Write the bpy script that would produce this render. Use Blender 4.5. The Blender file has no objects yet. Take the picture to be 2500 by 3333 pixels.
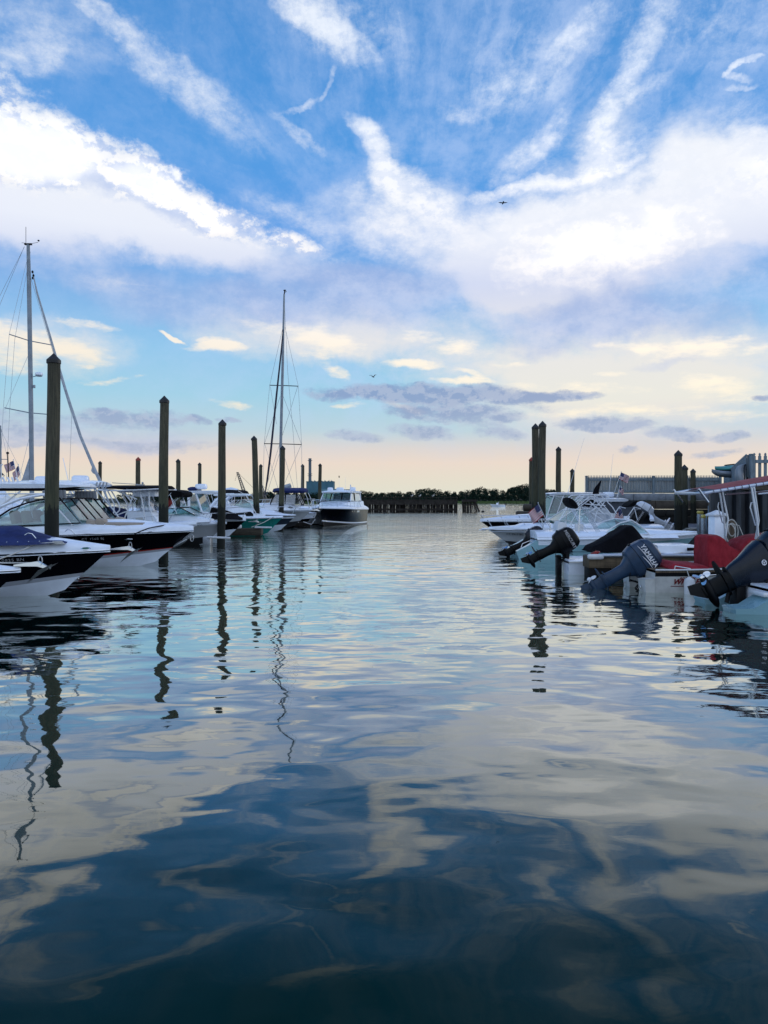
import bpy, math, random
from mathutils import Vector, Matrix
R = math.radians
sc = bpy.context.scene

# ------------------------------------------------------------------ camera
H = 2.1            # eye height above the water (m)
F = 2400.0         # focal length in photograph pixels (2500 x 3333)
cam_d = bpy.data.cameras.new('camera')
cam = bpy.data.objects.new('camera', cam_d)
sc.collection.objects.link(cam)
cam.location = (0, 0, H)
cam.rotation_euler = (R(90), 0, 0)
cam_d.sensor_fit = 'VERTICAL'
cam_d.sensor_height = 24.0
cam_d.lens = 24.0 * F / 3333.0
cam_d.shift_y = -41.5 / 3333.0
cam_d.clip_start = 0.05
cam_d.clip_end = 6000.0
sc.camera = cam
sc.render.resolution_x, sc.render.resolution_y = 768, 1024
sc.view_settings.view_transform = 'Standard'
sc.view_settings.look = 'None'
sc.view_settings.exposure = 0.0
sc.view_settings.gamma = 1.0
sc.view_settings.use_curve_mapping = False

# ------------------------------------------------------------------ node helper
def srgb(r, g, b):
    f = lambda c: (c / 12.92 if c <= 0.04045 else ((c + 0.055) / 1.055) ** 2.4)
    return (f(r / 255), f(g / 255), f(b / 255), 1.0)

class NT:
    """tiny helper that writes node expressions"""
    def __init__(s, tree): s.t = tree; s.n = tree.nodes; s.l = tree.links
    def put(s, sock, v):
        if v is None: return
        if hasattr(v, 'is_output'): s.l.new(v, sock)
        else: sock.default_value = v
    def m(s, op, a, b=None, c=None, clamp=False):
        n = s.n.new('ShaderNodeMath'); n.operation = op; n.use_clamp = clamp
        s.put(n.inputs[0], a); s.put(n.inputs[1], b)
        if c is not None: s.put(n.inputs[2], c)
        return n.outputs[0]
    def v(s, op, a, b=None, scale=None):
        n = s.n.new('ShaderNodeVectorMath'); n.operation = op
        s.put(n.inputs[0], a); s.put(n.inputs[1], b)
        if scale is not None: s.put(n.inputs['Scale'], scale)
        return n.outputs['Value'] if op in ('DOT_PRODUCT', 'LENGTH') else n.outputs[0]
    def comb(s, x, y, z):
        n = s.n.new('ShaderNodeCombineXYZ')
        for i, q in enumerate((x, y, z)): s.put(n.inputs[i], q)
        return n.outputs[0]
    def sep(s, v):
        n = s.n.new('ShaderNodeSeparateXYZ'); s.put(n.inputs[0], v); return n.outputs
    def noise(s, vec, scale, detail=6, rough=0.55, dist=0.0, color=False, typ='FBM', lac=2.0):
        n = s.n.new('ShaderNodeTexNoise'); n.noise_dimensions = '3D'; n.noise_type = typ
        s.put(n.inputs['Vector'], vec); s.put(n.inputs['Scale'], scale)
        n.inputs['Detail'].default_value = detail; n.inputs['Roughness'].default_value = rough
        n.inputs['Distortion'].default_value = dist; n.inputs['Lacunarity'].default_value = lac
        return n.outputs['Color' if color else 'Fac']
    def rng(s, v, a, b, c=0.0, d=1.0, smooth=True):
        n = s.n.new('ShaderNodeMapRange'); n.interpolation_type = 'SMOOTHSTEP' if smooth else 'LINEAR'
        s.put(n.inputs['Value'], v)
        for k, q in zip(('From Min', 'From Max', 'To Min', 'To Max'), (a, b, c, d)): s.put(n.inputs[k], q)
        return n.outputs['Result']
    def mix(s, f, a, b, mode='MIX'):
        n = s.n.new('ShaderNodeMix'); n.data_type = 'RGBA'; n.blend_type = mode; n.clamp_factor = True
        s.put(n.inputs[0], f); s.put(n.inputs[6], a); s.put(n.inputs[7], b)
        return n.outputs[2]
    def ramp(s, f, stops, interp='LINEAR'):
        n = s.n.new('ShaderNodeValToRGB'); s.put(n.inputs[0], f)
        n.color_ramp.interpolation = interp
        e = n.color_ramp.elements
        while len(e) < len(stops): e.new(0.5)
        for k, (p, c) in zip(e, stops): k.position = p; k.color = c
        return n.outputs[0]
    def wave(s, vec, scale, dist=2.0, detail=2, direction='Z'):
        n = s.n.new('ShaderNodeTexWave'); n.bands_direction = direction
        s.put(n.inputs['Vector'], vec); n.inputs['Scale'].default_value = scale
        n.inputs['Distortion'].default_value = dist; n.inputs['Detail'].default_value = detail
        return n.outputs['Fac']

# ------------------------------------------------------------------ sky
world = bpy.data.worlds.new('World'); sc.world = world; world.use_nodes = True
wt = world.node_tree; wt.nodes.clear()
N = NT(wt)
SUN_EL, SUN_AZ = R(14), R(62)      # low sun to the right of the view, behind thin cloud

D2P = 2500.0 / 1659.0
def azel(x, y):
    """direction (azimuth, elevation) of a point of the sky; x, y in the 1659 px wide view"""
    px, py = x * D2P, y * D2P
    vx, vz = (px - 1250) / F, (1625 - py) / F
    return math.atan(vx), math.atan(vz / math.hypot(1, vx))

tc = wt.nodes.new('ShaderNodeTexCoord')
dx, dy, dz = N.sep(tc.outputs['Generated'])
az = N.m('ARCTAN2', dx, dy)
el = N.m('ABSOLUTE', N.m('ARCSINE', dz))
P0 = N.comb(az, el, 0.0)
# plane coordinates of a cloud ceiling (perspective squeeze towards the horizon)
zc = N.m('ADD', N.m('ABSOLUTE', dz), 0.10)
PL = N.comb(N.m('DIVIDE', dx, zc), N.m('DIVIDE', dy, zc), 0.0)
# fan coordinates round the point where the high streaks meet
vx, ve = azel(880, 640)
rx, ry = N.m('SUBTRACT', az, vx), N.m('SUBTRACT', el, ve)
FAN = N.comb(N.m('MULTIPLY', N.m('ARCTAN2', ry, rx), 2.2), N.m('MULTIPLY', N.m('SQRT', N.m('ADD', N.m('MULTIPLY', rx, rx), N.m('MULTIPLY', ry, ry))), 1.6), 0.0)

rr = N.m('SQRT', N.m('ADD', N.m('MULTIPLY', rx, rx), N.m('MULTIPLY', ry, ry)))
n_warp = N.noise(P0, 9.0, 6, 0.62, color=True)
n_puff = N.noise(N.comb(az, N.m('MULTIPLY', el, 1.4), 3.0), 15.0, 7, 0.66)
PUV = N.comb(az, N.m('MULTIPLY', el, 1.4), 3.0)
n_up = N.noise(N.v('ADD', PUV, (0.004, 0.011, 0)), 15.0, 7, 0.66)
relief = N.m('SUBTRACT', n_puff, n_up)
n_fan0 = N.noise(N.v('ADD', FAN, N.v('SCALE', n_warp, None, 0.55)), 3.0, 7, 0.66)
n_fan = N.m('ADD', N.m('MULTIPLY', n_fan0, N.rng(rr, 0.08, 0.30)), N.m('MULTIPLY', n_puff, N.rng(rr, 0.08, 0.30, 1.0, 0.0)))
n_pl = N.noise(N.v('ADD', PL, (4.1, 2.3, 0)), 1.6, 5, 0.6)
n_fine = N.noise(N.v('ADD', N.comb(az, N.m('MULTIPLY', el, 1.8), 1.0), N.v('SCALE', n_warp, None, 0.03)), 34.0, 5, 0.68)
n_low = N.noise(N.comb(az, N.m('MULTIPLY', el, 3.0), 7.0), 17.0, 6, 0.64)

def field(blobs, warp):
    """sum of soft oriented ellipses; blob = x1, y1, x2, y2, half width, weight"""
    off = N.v('SCALE', N.v('SUBTRACT', n_warp, (0.5, 0.5, 0.5)), None, warp)
    a, e, _ = N.sep(N.v('ADD', P0, off))
    V1 = N.comb(a, e, 1.0)
    V2 = N.comb(N.m('MULTIPLY', a, a), N.m('MULTIPLY', a, e), N.m('MULTIPLY', e, e))
    tot = None
    for (x1, y1, x2, y2, w, wt_) in blobs:
        a1, e1 = azel(x1, y1); a2, e2 = azel(x2, y2)
        ca, ce = (a1 + a2) / 2, (e1 + e2) / 2
        hl = math.hypot(a2 - a1, e2 - e1) / 2
        th = math.atan2(e2 - e1, a2 - a1)
        sw = w * D2P / F * math.cos(ca) ** 1.2 * 1.35
        sl = hl * 1.15 + sw
        c, s_ = math.cos(th), math.sin(th)
        # u = (c(a-ca)+s(e-ce))/sl ; v = (-s(a-ca)+c(e-ce))/sw
        A = c * c / sl ** 2 + s_ * s_ / sw ** 2
        B = 2 * c * s_ * (1 / sl ** 2 - 1 / sw ** 2)
        C = s_ * s_ / sl ** 2 + c * c / sw ** 2
        # Q = A a'^2 + B a'e' + C e'^2
        k0 = A * ca * ca + B * ca * ce + C * ce * ce
        ka = -2 * A * ca - B * ce
        ke = -2 * C * ce - B * ca
        d1 = N.v('DOT_PRODUCT', V1, (-wt_ * ka, -wt_ * ke, wt_ * (1 - k0)))
        d2 = N.v('DOT_PRODUCT', V2, (-wt_ * A, -wt_ * B, -wt_ * C))
        q = N.m('MAXIMUM', N.m('ADD', d1, d2), 0.0)
        tot = q if tot is None else N.m('ADD', tot, q)
    return tot

PUFF = [(-120, 215, 90, 300, 85, 1.2), (40, 300, 300, 385, 62, 1.35), (-60, 300, 120, 350, 60, .8), (290, 390, 450, 450, 42, 1.3),
        (372, 374, 388, 384, 8, .9), (430, 450, 590, 505, 28, 1.05), (570, 500, 725, 546, 17, .8),
        (1120, 555, 1260, 520, 42, 1.0), (1250, 525, 1490, 500, 50, 1.5), (1120, 590, 1400, 575, 38, .8), (1400, 450, 1450, 470, 22, .6)]
SOFT = [(-100, 350, 280, 440, 105, 1.4), (180, 430, 520, 520, 66, 1.2), (450, 520, 760, 580, 40, .6), (-60, 470, 200, 560, 70, .5),
        (1080, 560, 1540, 520, 100, 1.3), (1080, 640, 1320, 640, 60, .8), (1200, 440, 1680, 390, 90, .9), (1500, 330, 1700, 430, 90, .8),
        (720, 460, 1100, 490, 70, .75), (900, 560, 1200, 560, 60, .4), (1250, 320, 1340, 230, 60, .5), (820, 340, 860, 400, 36, .5),
        (460, 710, 800, 720, 60, .95), (800, 740, 1150, 750, 60, .8), (1150, 790, 1700, 760, 90, 1.1), (950, 860, 1700, 880, 75, .9), (780, 640, 1250, 600, 60, .35), (-60, 740, 250, 750, 60, .7), (-80, 30, 200, 90, 80, .35)]
WISP = [(140, -10, 320, 115, 16, .55), (200, 20, 420, 190, 50, .32), (290, 95, 560, 300, 40, .5), (-50, 60, 150, 100, 50, .35), (0, 135, 115, 120, 20, .4),
        (580, -40, 790, 120, 26, .8), (690, -20, 840, 100, 70, .45), (620, -20, 720, 90, 46, .45), (604, 243, 690, 209, 6, .65), (688, 210, 720, 150, 7, .75), (590, 248, 705, 328, 11, .65),
        (755, 258, 800, 298, 15, .8), (795, 295, 850, 400, 24, 1.15), (835, 385, 960, 460, 32, 1.0), (780, 430, 900, 450, 40, .5),
        (1010, 427, 1110, 407, 12, .9), (1100, 410, 1220, 385, 14, 1.0), (1210, 385, 1370, 335, 11, .8),
        (1265, 345, 1300, 250, 34, .9), (1295, 255, 1370, 155, 28, .85), (1370, 160, 1430, 20, 34, .6), (1370, 210, 1450, 160, 14, .6), (1300, 340, 1390, 290, 30, .5),
        (1070, 370, 1190, 315, 30, .62), (1170, 320, 1215, 240, 20, .6), (1300, 40, 1680, 50, 70, .34),
        (1565, 160, 1600, 122, 6, .8), (1600, 122, 1640, 115, 6, .6), (1565, 163, 1625, 168, 6, .8), (1575, 190, 1640, 180, 6, .5), (1030, 150, 1220, 120, 65, .36), (940, 225, 1050, 260, 16, .34), (990, 235, 1200, 190, 36, .25),
        (1120, 450, 1680, 370, 70, .5), (1600, 260, 1680, 400, 60, .5), (760, 510, 1090, 510, 50, .45), (520, 420, 700, 490, 24, .45), (1200, 130, 1290, 20, 26, .4), (150, 590, 340, 618, 22, .4)]
LOWC = [(-60, 700, 230, 768, 26, 1.0), (-60, 765, 60, 775, 34, .8), (120, 692, 250, 706, 11, .8),
        (148, 785, 205, 785, 6, .6), (150, 822, 315, 815, 6, .5), (350, 715, 403, 741, 5, 1.2), (412, 752, 525, 748, 11, 1.0),
        (440, 732, 505, 738, 8, .8), (520, 695, 730, 725, 22, .5), (640, 742, 770, 745, 24, .8), (690, 780, 745, 815, 13, .7),
        (455, 868, 545, 880, 8, .5), (838, 782, 955, 786, 10, 1.15), (930, 815, 1060, 827, 7, 1.15), (965, 792, 1050, 820, 6, .8),
        (870, 725, 1060, 760, 18, .6), (1060, 790, 1150, 782, 7, .6), (1280, 745, 1420, 752, 9, .7), (1400, 765, 1680, 740, 24, .8),
        (1290, 810, 1345, 808, 6, .6), (1080, 832, 1400, 845, 14, .6), (1460, 830, 1680, 860, 26, .7), (1230, 880, 1680, 905, 18, .5),
        (830, 868, 930, 900, 9, .75), (1120, 895, 1380, 890, 9, .4), (720, 880, 800, 880, 7, .5)]
GREY = [(-80, 540, 300, 570, 50, .35), (230, 625, 560, 665, 52, .8), (540, 610, 900, 650, 62, .95), (700, 580, 1000, 600, 34, .45),
        (1080, 715, 1350, 700, 50, .85), (1200, 665, 1680, 690, 50, .75), (1350, 795, 1520, 785, 14, .45), (1300, 570, 1315, 630, 14, .35), (-80, 930, 480, 935, 36, .55)]
DARK = [(650, 852, 900, 858, 14, 1.0), (760, 842, 1150, 855, 20, 1.2), (1130, 852, 1290, 857, 11, 1.15), (850, 885, 1100, 898, 24, 1.15),
        (720, 942, 820, 945, 12, 1.), (850, 930, 980, 942, 14, 1.), (1040, 932, 1120, 942, 14, 1.0), (1210, 915, 1410, 916, 13, 1.2),
        (1405, 935, 1520, 941, 12, 1.15), (1540, 945, 1615, 946, 10, 1.0), (1480, 982, 1600, 975, 8, .7), (1630, 860, 1680, 865, 7, .9),
        (1340, 966, 1370, 968, 8, .7), (160, 896, 390, 911, 20, 1.0), (-60, 905, 150, 925, 28, .65), (400, 906, 450, 911, 8, .9),
        (470, 905, 525, 909, 5, .8), (-60, 952, 250, 952, 13, .6), (190, 957, 470, 962, 12, .65), (1000, 850, 1200, 880, 12, .6)]

def sub(a, b): return N.m('SUBTRACT', a, b)
def edge(f, n, gain, lo, hi, soft):
    return N.m('MULTIPLY', N.rng(N.m('MULTIPLY_ADD', sub(n, 0.5), gain, f), lo, hi), N.rng(f, 0.0, soft))
fp = field(PUFF, 0.06)
D_p = edge(fp, N.m('MULTIPLY_ADD', n_puff, 0.7, N.m('MULTIPLY', n_fine, 0.3)), 4.4, -0.10, 1.50, 0.25)
fw = field(WISP, 0.05)
D_w = edge(fw, N.m('MULTIPLY_ADD', n_fan, 0.5, N.m('MULTIPLY', n_fine, 0.5)), 3.4, -0.15, 1.75, 0.5)
fl = field(LOWC, 0.035)
D_l = edge(fl, n_low, 2.8, 0.1, 1.15, 0.35)
fg = field(GREY, 0.08)
D_g = N.m('MULTIPLY', edge(fg, n_pl, 0.9, 0.0, 1.1, 0.3), 0.85)
fd = field(DARK, 0.036)
D_d = edge(fd, N.m('MULTIPLY_ADD', n_low, 0.6, N.m('MULTIPLY', n_fine, 0.4)), 4.0, -0.05, 1.10, 0.35)
fs_ = field(SOFT, 0.07)
D_s = N.rng(N.m('MULTIPLY_ADD', sub(N.m('MULTIPLY_ADD', n_puff, 0.5, N.m('MULTIPLY', n_fine, 0.5)), 0.5), 1.1, fs_), 0.0, 1.25)
D_s = N.m('MULTIPLY', D_s, N.rng(fs_, 0.0, 0.3))

def E(y): return azel(830, y)[1] / R(90)
base = N.ramp(N.m('DIVIDE', el, R(90)), [
    (0.0, srgb(226, 228, 212)), (E(1035), srgb(232, 224, 208)), (E(1000), srgb(238, 220, 206)), (E(968), srgb(224, 216, 212)),
    (E(930), srgb(190, 214, 224)), (E(860), srgb(164, 212, 234)), (E(760), srgb(148, 202, 240)), (E(640), srgb(126, 178, 234)),
    (E(500), srgb(98, 162, 234)), (E(350), srgb(84, 158, 230)), (E(150), srgb(78, 150, 222)), (E(-50), srgb(76, 144, 214)), (0.8, srgb(50, 100, 190))])
sky = wt.nodes.new('ShaderNodeTexSky'); sky.sky_type = 'NISHITA'; sky.sun_disc = False
sky.sun_elevation = SUN_EL; sky.sun_rotation = SUN_AZ
sky.air_density = 1.2; sky.dust_density = 0.6; sky.ozone_density = 2.0
nish = N.v('SCALE', sky.outputs[0], None, 0.10)
col = N.mix(0.06, base, nish)
# thin veil everywhere, more of it to the right and lower down
veil = N.m('MULTIPLY', N.rng(N.m('MULTIPLY_ADD', n_fan, 0.6, N.m('MULTIPLY', n_puff, 0.4)), 0.36, 0.66), N.m('MULTIPLY', N.rng(az, -0.45, 0.35, 0.16, 0.55), N.rng(el, 0.02, 0.16)))
col = N.mix(veil, col, srgb(196, 216, 252))
elr = N.m('DIVIDE', el, R(90))
wcol = N.ramp(elr, [(0.0, (1.0, .82, .62, 1)), (E(880), (.98, .88, .70, 1)), (E(760), (1.02, .92, .78, 1)), (E(620), (1.0, .96, .95, 1)), (E(480), (1.0, .99, 1.0, 1)), (E(200), (.95, .99, 1.05, 1))])
wcol = N.v('SCALE', wcol, None, N.rng(az, -0.5, 0.4, 0.96, 1.08))
scol = N.ramp(elr, [(0.0, srgb(232, 228, 212)), (E(1000), srgb(242, 216, 204)), (E(950), srgb(234, 222, 220)), (E(870), srgb(240, 236, 224)), (E(740), srgb(238, 234, 232)), (E(620), srgb(216, 222, 244)), (E(520), srgb(242, 245, 254)), (E(400), srgb(248, 250, 255))])
col = N.mix(N.m('MULTIPLY', D_s, 0.92), col, scol)
col = N.mix(N.m('MULTIPLY', D_g, 0.9), col, N.mix(N.rng(n_puff, 0.35, 0.7), srgb(158, 182, 228), srgb(196, 208, 238)))
col = N.mix(N.m('MULTIPLY', D_w, 0.85), col, N.mix(N.rng(relief, 0.03, -0.05, 0.0, 0.35), wcol, srgb(196, 214, 248)))
col = N.mix(N.m('MULTIPLY', D_l, 0.92), col, wcol)
pshade = N.mix(N.m('MULTIPLY', N.rng(relief, 0.035, -0.045), N.m('MULTIPLY', N.rng(fp, 0.9, 2.1, 0.85, 0.15), N.rng(az, -0.1, 0.1, 1.0, 0.25))), wcol, srgb(186, 204, 240))
pcol = N.v('SCALE', pshade, None, N.rng(fp, 0.8, 1.9, 1.0, 1.12))
col = N.mix(N.m('MULTIPLY', D_p, N.rng(az, -0.1, 0.1, 1.0, 0.75)), col, pcol)
dcol = N.ramp(elr, [(0.0, srgb(176, 176, 190)), (E(960), srgb(166, 180, 206)), (E(860), srgb(138, 160, 200)), (0.4, srgb(138, 160, 200))])
dcol = N.mix(N.rng(relief, 0.03, -0.04, 0.45, 0.0), dcol, srgb(196, 204, 222))
col = N.mix(N.m('MULTIPLY', D_d, 0.88), col, dcol)
# unseen extra sky brightness added behind the camera to light the boats
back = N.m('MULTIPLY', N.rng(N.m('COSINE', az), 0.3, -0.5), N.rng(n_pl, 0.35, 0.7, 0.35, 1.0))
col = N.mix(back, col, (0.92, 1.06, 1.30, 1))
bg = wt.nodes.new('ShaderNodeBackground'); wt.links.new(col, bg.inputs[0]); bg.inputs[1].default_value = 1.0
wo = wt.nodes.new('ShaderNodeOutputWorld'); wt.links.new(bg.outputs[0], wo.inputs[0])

world.cycles.sampling_method = 'NONE'      # the sky is smooth: no need to sample it as a lamp

# ------------------------------------------------------------------ sun
sl = bpy.data.lights.new('sun', 'SUN'); sl.energy = 0.6; sl.angle = R(12); sl.color = (1.0, 0.88, 0.74)
so = bpy.data.objects.new('sun', sl); sc.collection.objects.link(so)
sdir = Vector((math.sin(SUN_AZ) * math.cos(SUN_EL), math.cos(SUN_AZ) * math.cos(SUN_EL), math.sin(SUN_EL)))
so.rotation_euler = sdir.to_track_quat('Z', 'Y').to_euler()

# ------------------------------------------------------------------ materials
def mat(name, color, rough=0.5, metal=0.0, var=0.0, vscale=8.0, spec=0.5, coat=0.0, bump=0.0, bscale=30.0, vec=(1, 1, 1), color2=None):
    m = bpy.data.materials.new(name); m.use_nodes = True
    t = m.node_tree; b = t.nodes['Principled BSDF']; n = NT(t)
    b.inputs['Base Color'].default_value = color
    b.inputs['Roughness'].default_value = rough; b.inputs['Metallic'].default_value = metal
    b.inputs['Specular IOR Level'].default_value = spec
    b.inputs['Coat Weight'].default_value = coat
    co = t.nodes.new('ShaderNodeTexCoord').outputs['Object']
    cv = n.v('MULTIPLY', co, vec)
    if var > 0:
        nz = n.noise(cv, vscale, 5, 0.6)
        c2 = color2 if color2 else tuple(c * (1 - var) for c in color[:3]) + (1,)
        n.put(b.inputs['Base Color'], n.mix(n.rng(nz, 0.35, 0.68), color, c2))
        n.put(b.inputs['Roughness'], n.rng(nz, 0.3, 0.7, rough, min(1, rough + 0.15)))
    if bump > 0:
        bn = t.nodes.new('ShaderNodeBump'); bn.inputs['Strength'].default_value = 1.0; bn.inputs['Distance'].default_value = bump
        n.put(bn.inputs['Height'], n.noise(cv, bscale, 4, 0.6)); t.links.new(bn.outputs[0], b.inputs['Normal'])
    return m

def water_material():
    m = bpy.data.materials.new('harbour_water'); m.use_nodes = True
    t = m.node_tree; t.nodes.clear(); n = NT(t)
    co = t.nodes.new('ShaderNodeTexCoord').outputs['Object']
    x, y, z = n.sep(co)
    # slow swell, cross swell, ripples (heights in metres)
    s1 = n.noise(n.comb(n.m('MULTIPLY', x, 0.78), y, 0.0), 1.15, 1.0, 0.35, 0.2)
    s2 = n.noise(n.comb(n.m('MULTIPLY', x, 0.66), y, 5.0), 2.9, 1.0, 0.4, 0.3)
    s3 = n.noise(n.comb(n.m('MULTIPLY', x, 0.4), y, 9.0), 11.0, 2.0, 0.5)
    calm = n.noise(n.comb(n.m('MULTIPLY', x, 0.35), y, 2.0), 0.10, 3, 0.6)
    gust = n.rng(calm, 0.38, 0.65, 0.35, 1.0)
    far = n.rng(y, 7.0, 70.0, 0.0, 1.0)
    near = n.rng(y, 2.5, 9.0, 0.22, 1.0)
    a3 = n.m('MULTIPLY', n.m('MULTIPLY', n.m('MULTIPLY_ADD', far, 0.0190, 0.0007), gust), near)
    a2 = n.m('MULTIPLY', n.m('MULTIPLY_ADD', far, 0.016, 0.0084), n.m('MULTIPLY_ADD', near, 0.45, 0.55))
    h = n.m('MULTIPLY', s1, 0.034)
    h = n.m('ADD', h, n.m('MULTIPLY', s2, a2))
    h = n.m('ADD', h, n.m('MULTIPLY', s3, a3))
    bn = t.nodes.new('ShaderNodeBump'); bn.inputs['Strength'].default_value = 1.0; bn.inputs['Distance'].default_value = 1.0
    n.put(bn.inputs['Height'], h)
    geo = t.nodes.new('ShaderNodeNewGeometry')
    c = n.m('ABSOLUTE', n.v('DOT_PRODUCT', bn.outputs[0], geo.outputs['Incoming']))
    f = n.m('POWER', n.m('SUBTRACT', 1.0, c), n.m('MULTIPLY_ADD', c, 7.2, 0.46), clamp=True)
    g = t.nodes.new('ShaderNodeBsdfGlossy'); g.inputs['Roughness'].default_value = 0.02; g.inputs['Color'].default_value = (0.97, 1.0, 0.96, 1)
    t.links.new(bn.outputs[0], g.inputs['Normal'])
    d = t.nodes.new('ShaderNodeBsdfDiffuse'); d.inputs['Color'].default_value = (0.0004, 0.0165, 0.0125, 1)
    mx = t.nodes.new('ShaderNodeMixShader'); t.links.new(f, mx.inputs[0]); t.links.new(d.outputs[0], mx.inputs[1]); t.links.new(g.outputs[0], mx.inputs[2])
    o = t.nodes.new('ShaderNodeOutputMaterial'); t.links.new(mx.outputs[0], o.inputs[0])
    return m
# ------------------------------------------------------------------ mesh helpers
random.seed(7)
COL = sc.collection
def lerp(a, b, t): return a + (b - a) * t

class MB:
    """collects shapes, then links them as ONE mesh object"""
    def __init__(s): s.v = []; s.f = []; s.mi = []
    def add(s, vs, fs, mi=0):
        o = len(s.v); s.v += [tuple(p) for p in vs]
        s.f += [tuple(i + o for i in f) for f in fs]; s.mi += [mi] * len(fs); return s
    def box(s, c, d, mi=0, rz=0.0, ry=0.0, rx=0.0, bev=0.0):
        M = Matrix.Rotation(rz, 3, 'Z') @ Matrix.Rotation(ry, 3, 'Y') @ Matrix.Rotation(rx, 3, 'X')
        hx, hy, hz = d[0] / 2, d[1] / 2, d[2] / 2
        if bev <= 0:
            q = [Vector((x, y, z)) for x in (-hx, hx) for y in (-hy, hy) for z in (-hz, hz)]
            fs = [(0, 1, 3, 2), (4, 6, 7, 5), (0, 4, 5, 1), (2, 3, 7, 6), (0, 2, 6, 4), (1, 5, 7, 3)]
            return s.add([Vector(c) + M @ p for p in q], fs, mi)
        bev = min(bev, hx * .9, hy * .9, hz * .9)
        rings = []
        for z, i in ((-hz, bev), (-hz + bev, 0), (hz - bev, 0), (hz, bev)):
            r = []
            for cx, cy, a0 in ((1, 1, 0), (-1, 1, 90), (-1, -1, 180), (1, -1, 270)):
                for k in range(3):
                    a = R(a0 + 45 * k); rr = bev if i == 0 else bev * .3
                    r.append(Vector(c) + M @ Vector((cx * (hx - bev) + rr * math.cos(a), cy * (hy - bev) + rr * math.sin(a), z)))
            rings.append(r)
        return s.loft(rings, mi)
    def loft(s, rings, mi=0, cap=True, closed=True):
        n = len(rings[0]); vs = [p for r in rings for p in r]; fs = []
        for i in range(len(rings) - 1):
            for j in range(n if closed else n - 1):
                k = (j + 1) % n
                fs.append((i * n + j, i * n + k, (i + 1) * n + k, (i + 1) * n + j))
        if cap and closed:
            fs.append(tuple(reversed(range(n)))); fs.append(tuple(range((len(rings) - 1) * n, len(rings) * n)))
        return s.add(vs, fs, mi)
    def tube(s, pts, r, n=6, mi=0, closed=False):
        pts = [Vector(p) for p in pts]; m = len(pts)
        rs = r if isinstance(r, (list, tuple)) else [r] * m
        rings = []; up = None
        for i, p in enumerate(pts):
            a = pts[(i - 1) % m] if (i > 0 or closed) else p; b = pts[(i + 1) % m] if (i < m - 1 or closed) else p
            d = (b - a).normalized()
            if up is None: up = Vector((0, 0, 1)) if abs(d.z) < .9 else Vector((1, 0, 0))
            u = d.cross(up)
            if u.length < 1e-4: u = d.orthogonal()
            u.normalize(); w = u.cross(d).normalized(); up = w
            rings.append([p + (u * math.cos(6.28318 * k / n) + w * math.sin(6.28318 * k / n)) * rs[i] for k in range(n)])
        if closed: rings.append(rings[0])
        return s.loft(rings, mi, cap=not closed)
    def lathe(s, prof, c=(0, 0, 0), n=12, mi=0, sx=1.0, sy=1.0):
        """profile of (radius, z) turned round the z axis"""
        rings = [[(c[0] + sx * r * math.cos(6.28318 * k / n), c[1] + sy * r * math.sin(6.28318 * k / n), c[2] + z) for k in range(n)] for r, z in prof]
        return s.loft(rings, mi)
    def ell(s, c, d, mi=0, n=10, m=7, rot=None):
        M = rot if rot else Matrix.Identity(3)
        rings = []
        for i in range(m + 1):
            a = math.pi * (i / m - .5); rr = max(math.cos(a), .02)
            rings.append([Vector(c) + M @ Vector((d[0] * rr * math.cos(6.28318 * k / n), d[1] * rr * math.sin(6.28318 * k / n), d[2] * math.sin(a))) for k in range(n)])
        return s.loft(rings, mi)
    def prism(s, poly, y0, y1, mi=0):
        """polygon of (x, z) given thickness along y"""
        n = len(poly)
        return s.add([(x, y0, z) for x, z in poly] + [(x, y1, z) for x, z in poly],
                     [tuple(range(n)), tuple(reversed(range(n, 2 * n)))] + [(i, (i + 1) % n, n + (i + 1) % n, n + i) for i in range(n)], mi)
    def poly(s, pts, mi=0): return s.add(pts, [tuple(range(len(pts)))], mi)
    def shell(s, secs, mi=0, ends=True):
        """sections (x, half profile [(y, z)...] from the outer foot to the centre line), mirrored"""
        rings = []
        for x, pr in secs:
            if callable(x): rings.append([(x(y, z), y, z) for y, z in pr] + [(x(y, z), -y, z) for y, z in reversed(pr[:-1])])
            else: rings.append([(x, y, z) for y, z in pr] + [(x, -y, z) for y, z in reversed(pr[:-1])])
        s.loft(rings, mi, closed=False)
        if ends:
            for r in (rings[0], rings[-1]): s.poly(r, mi)
        return s
    def body(s, secs, mi=0, ends=True):
        """cabin / cover shell: x, half width foot, z foot, half width top, z top, crown"""
        out = []
        for x, wb, zb, wt, zt, cr in secs:
            out.append((x, [(wb, zb), (lerp(wb, wt, .75), lerp(zb, zt, .72)), (wt, lerp(zb, zt, .96)), (wt * .88, zt + cr * .25), (wt * .5, zt + cr * .8), (0, zt + cr)]))
        return s.shell(out, mi, ends)
    def slab(s, x0, x1, hw, z, th, crown=0.06, tilt=0.0, mi=0, p=4.0, nx=12):
        """rounded hardtop slab"""
        rings = []
        for i in range(nx + 1):
            u = -1 + 2 * i / nx; u = math.sin(u * math.pi / 2)
            w = hw * max(1 - abs(u) ** p, .0) ** (1 / p) + .01
            x = lerp(x0, x1, (u + 1) / 2); zz = z + tilt * u
            e = max(1 - abs(u) ** 8, 0.15)
            top = [(x, w * k, zz + th * .5 * e + crown * (1 - k * k)) for k in (-1, -.8, -.4, 0, .4, .8, 1)]
            bot = [(x, w * k * .97, zz - th * .5 * e + crown * .6 * (1 - k * k)) for k in (1, .8, .4, 0, -.4, -.8, -1)]
            rings.append(top + bot)
        return s.loft(rings, mi)
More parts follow.
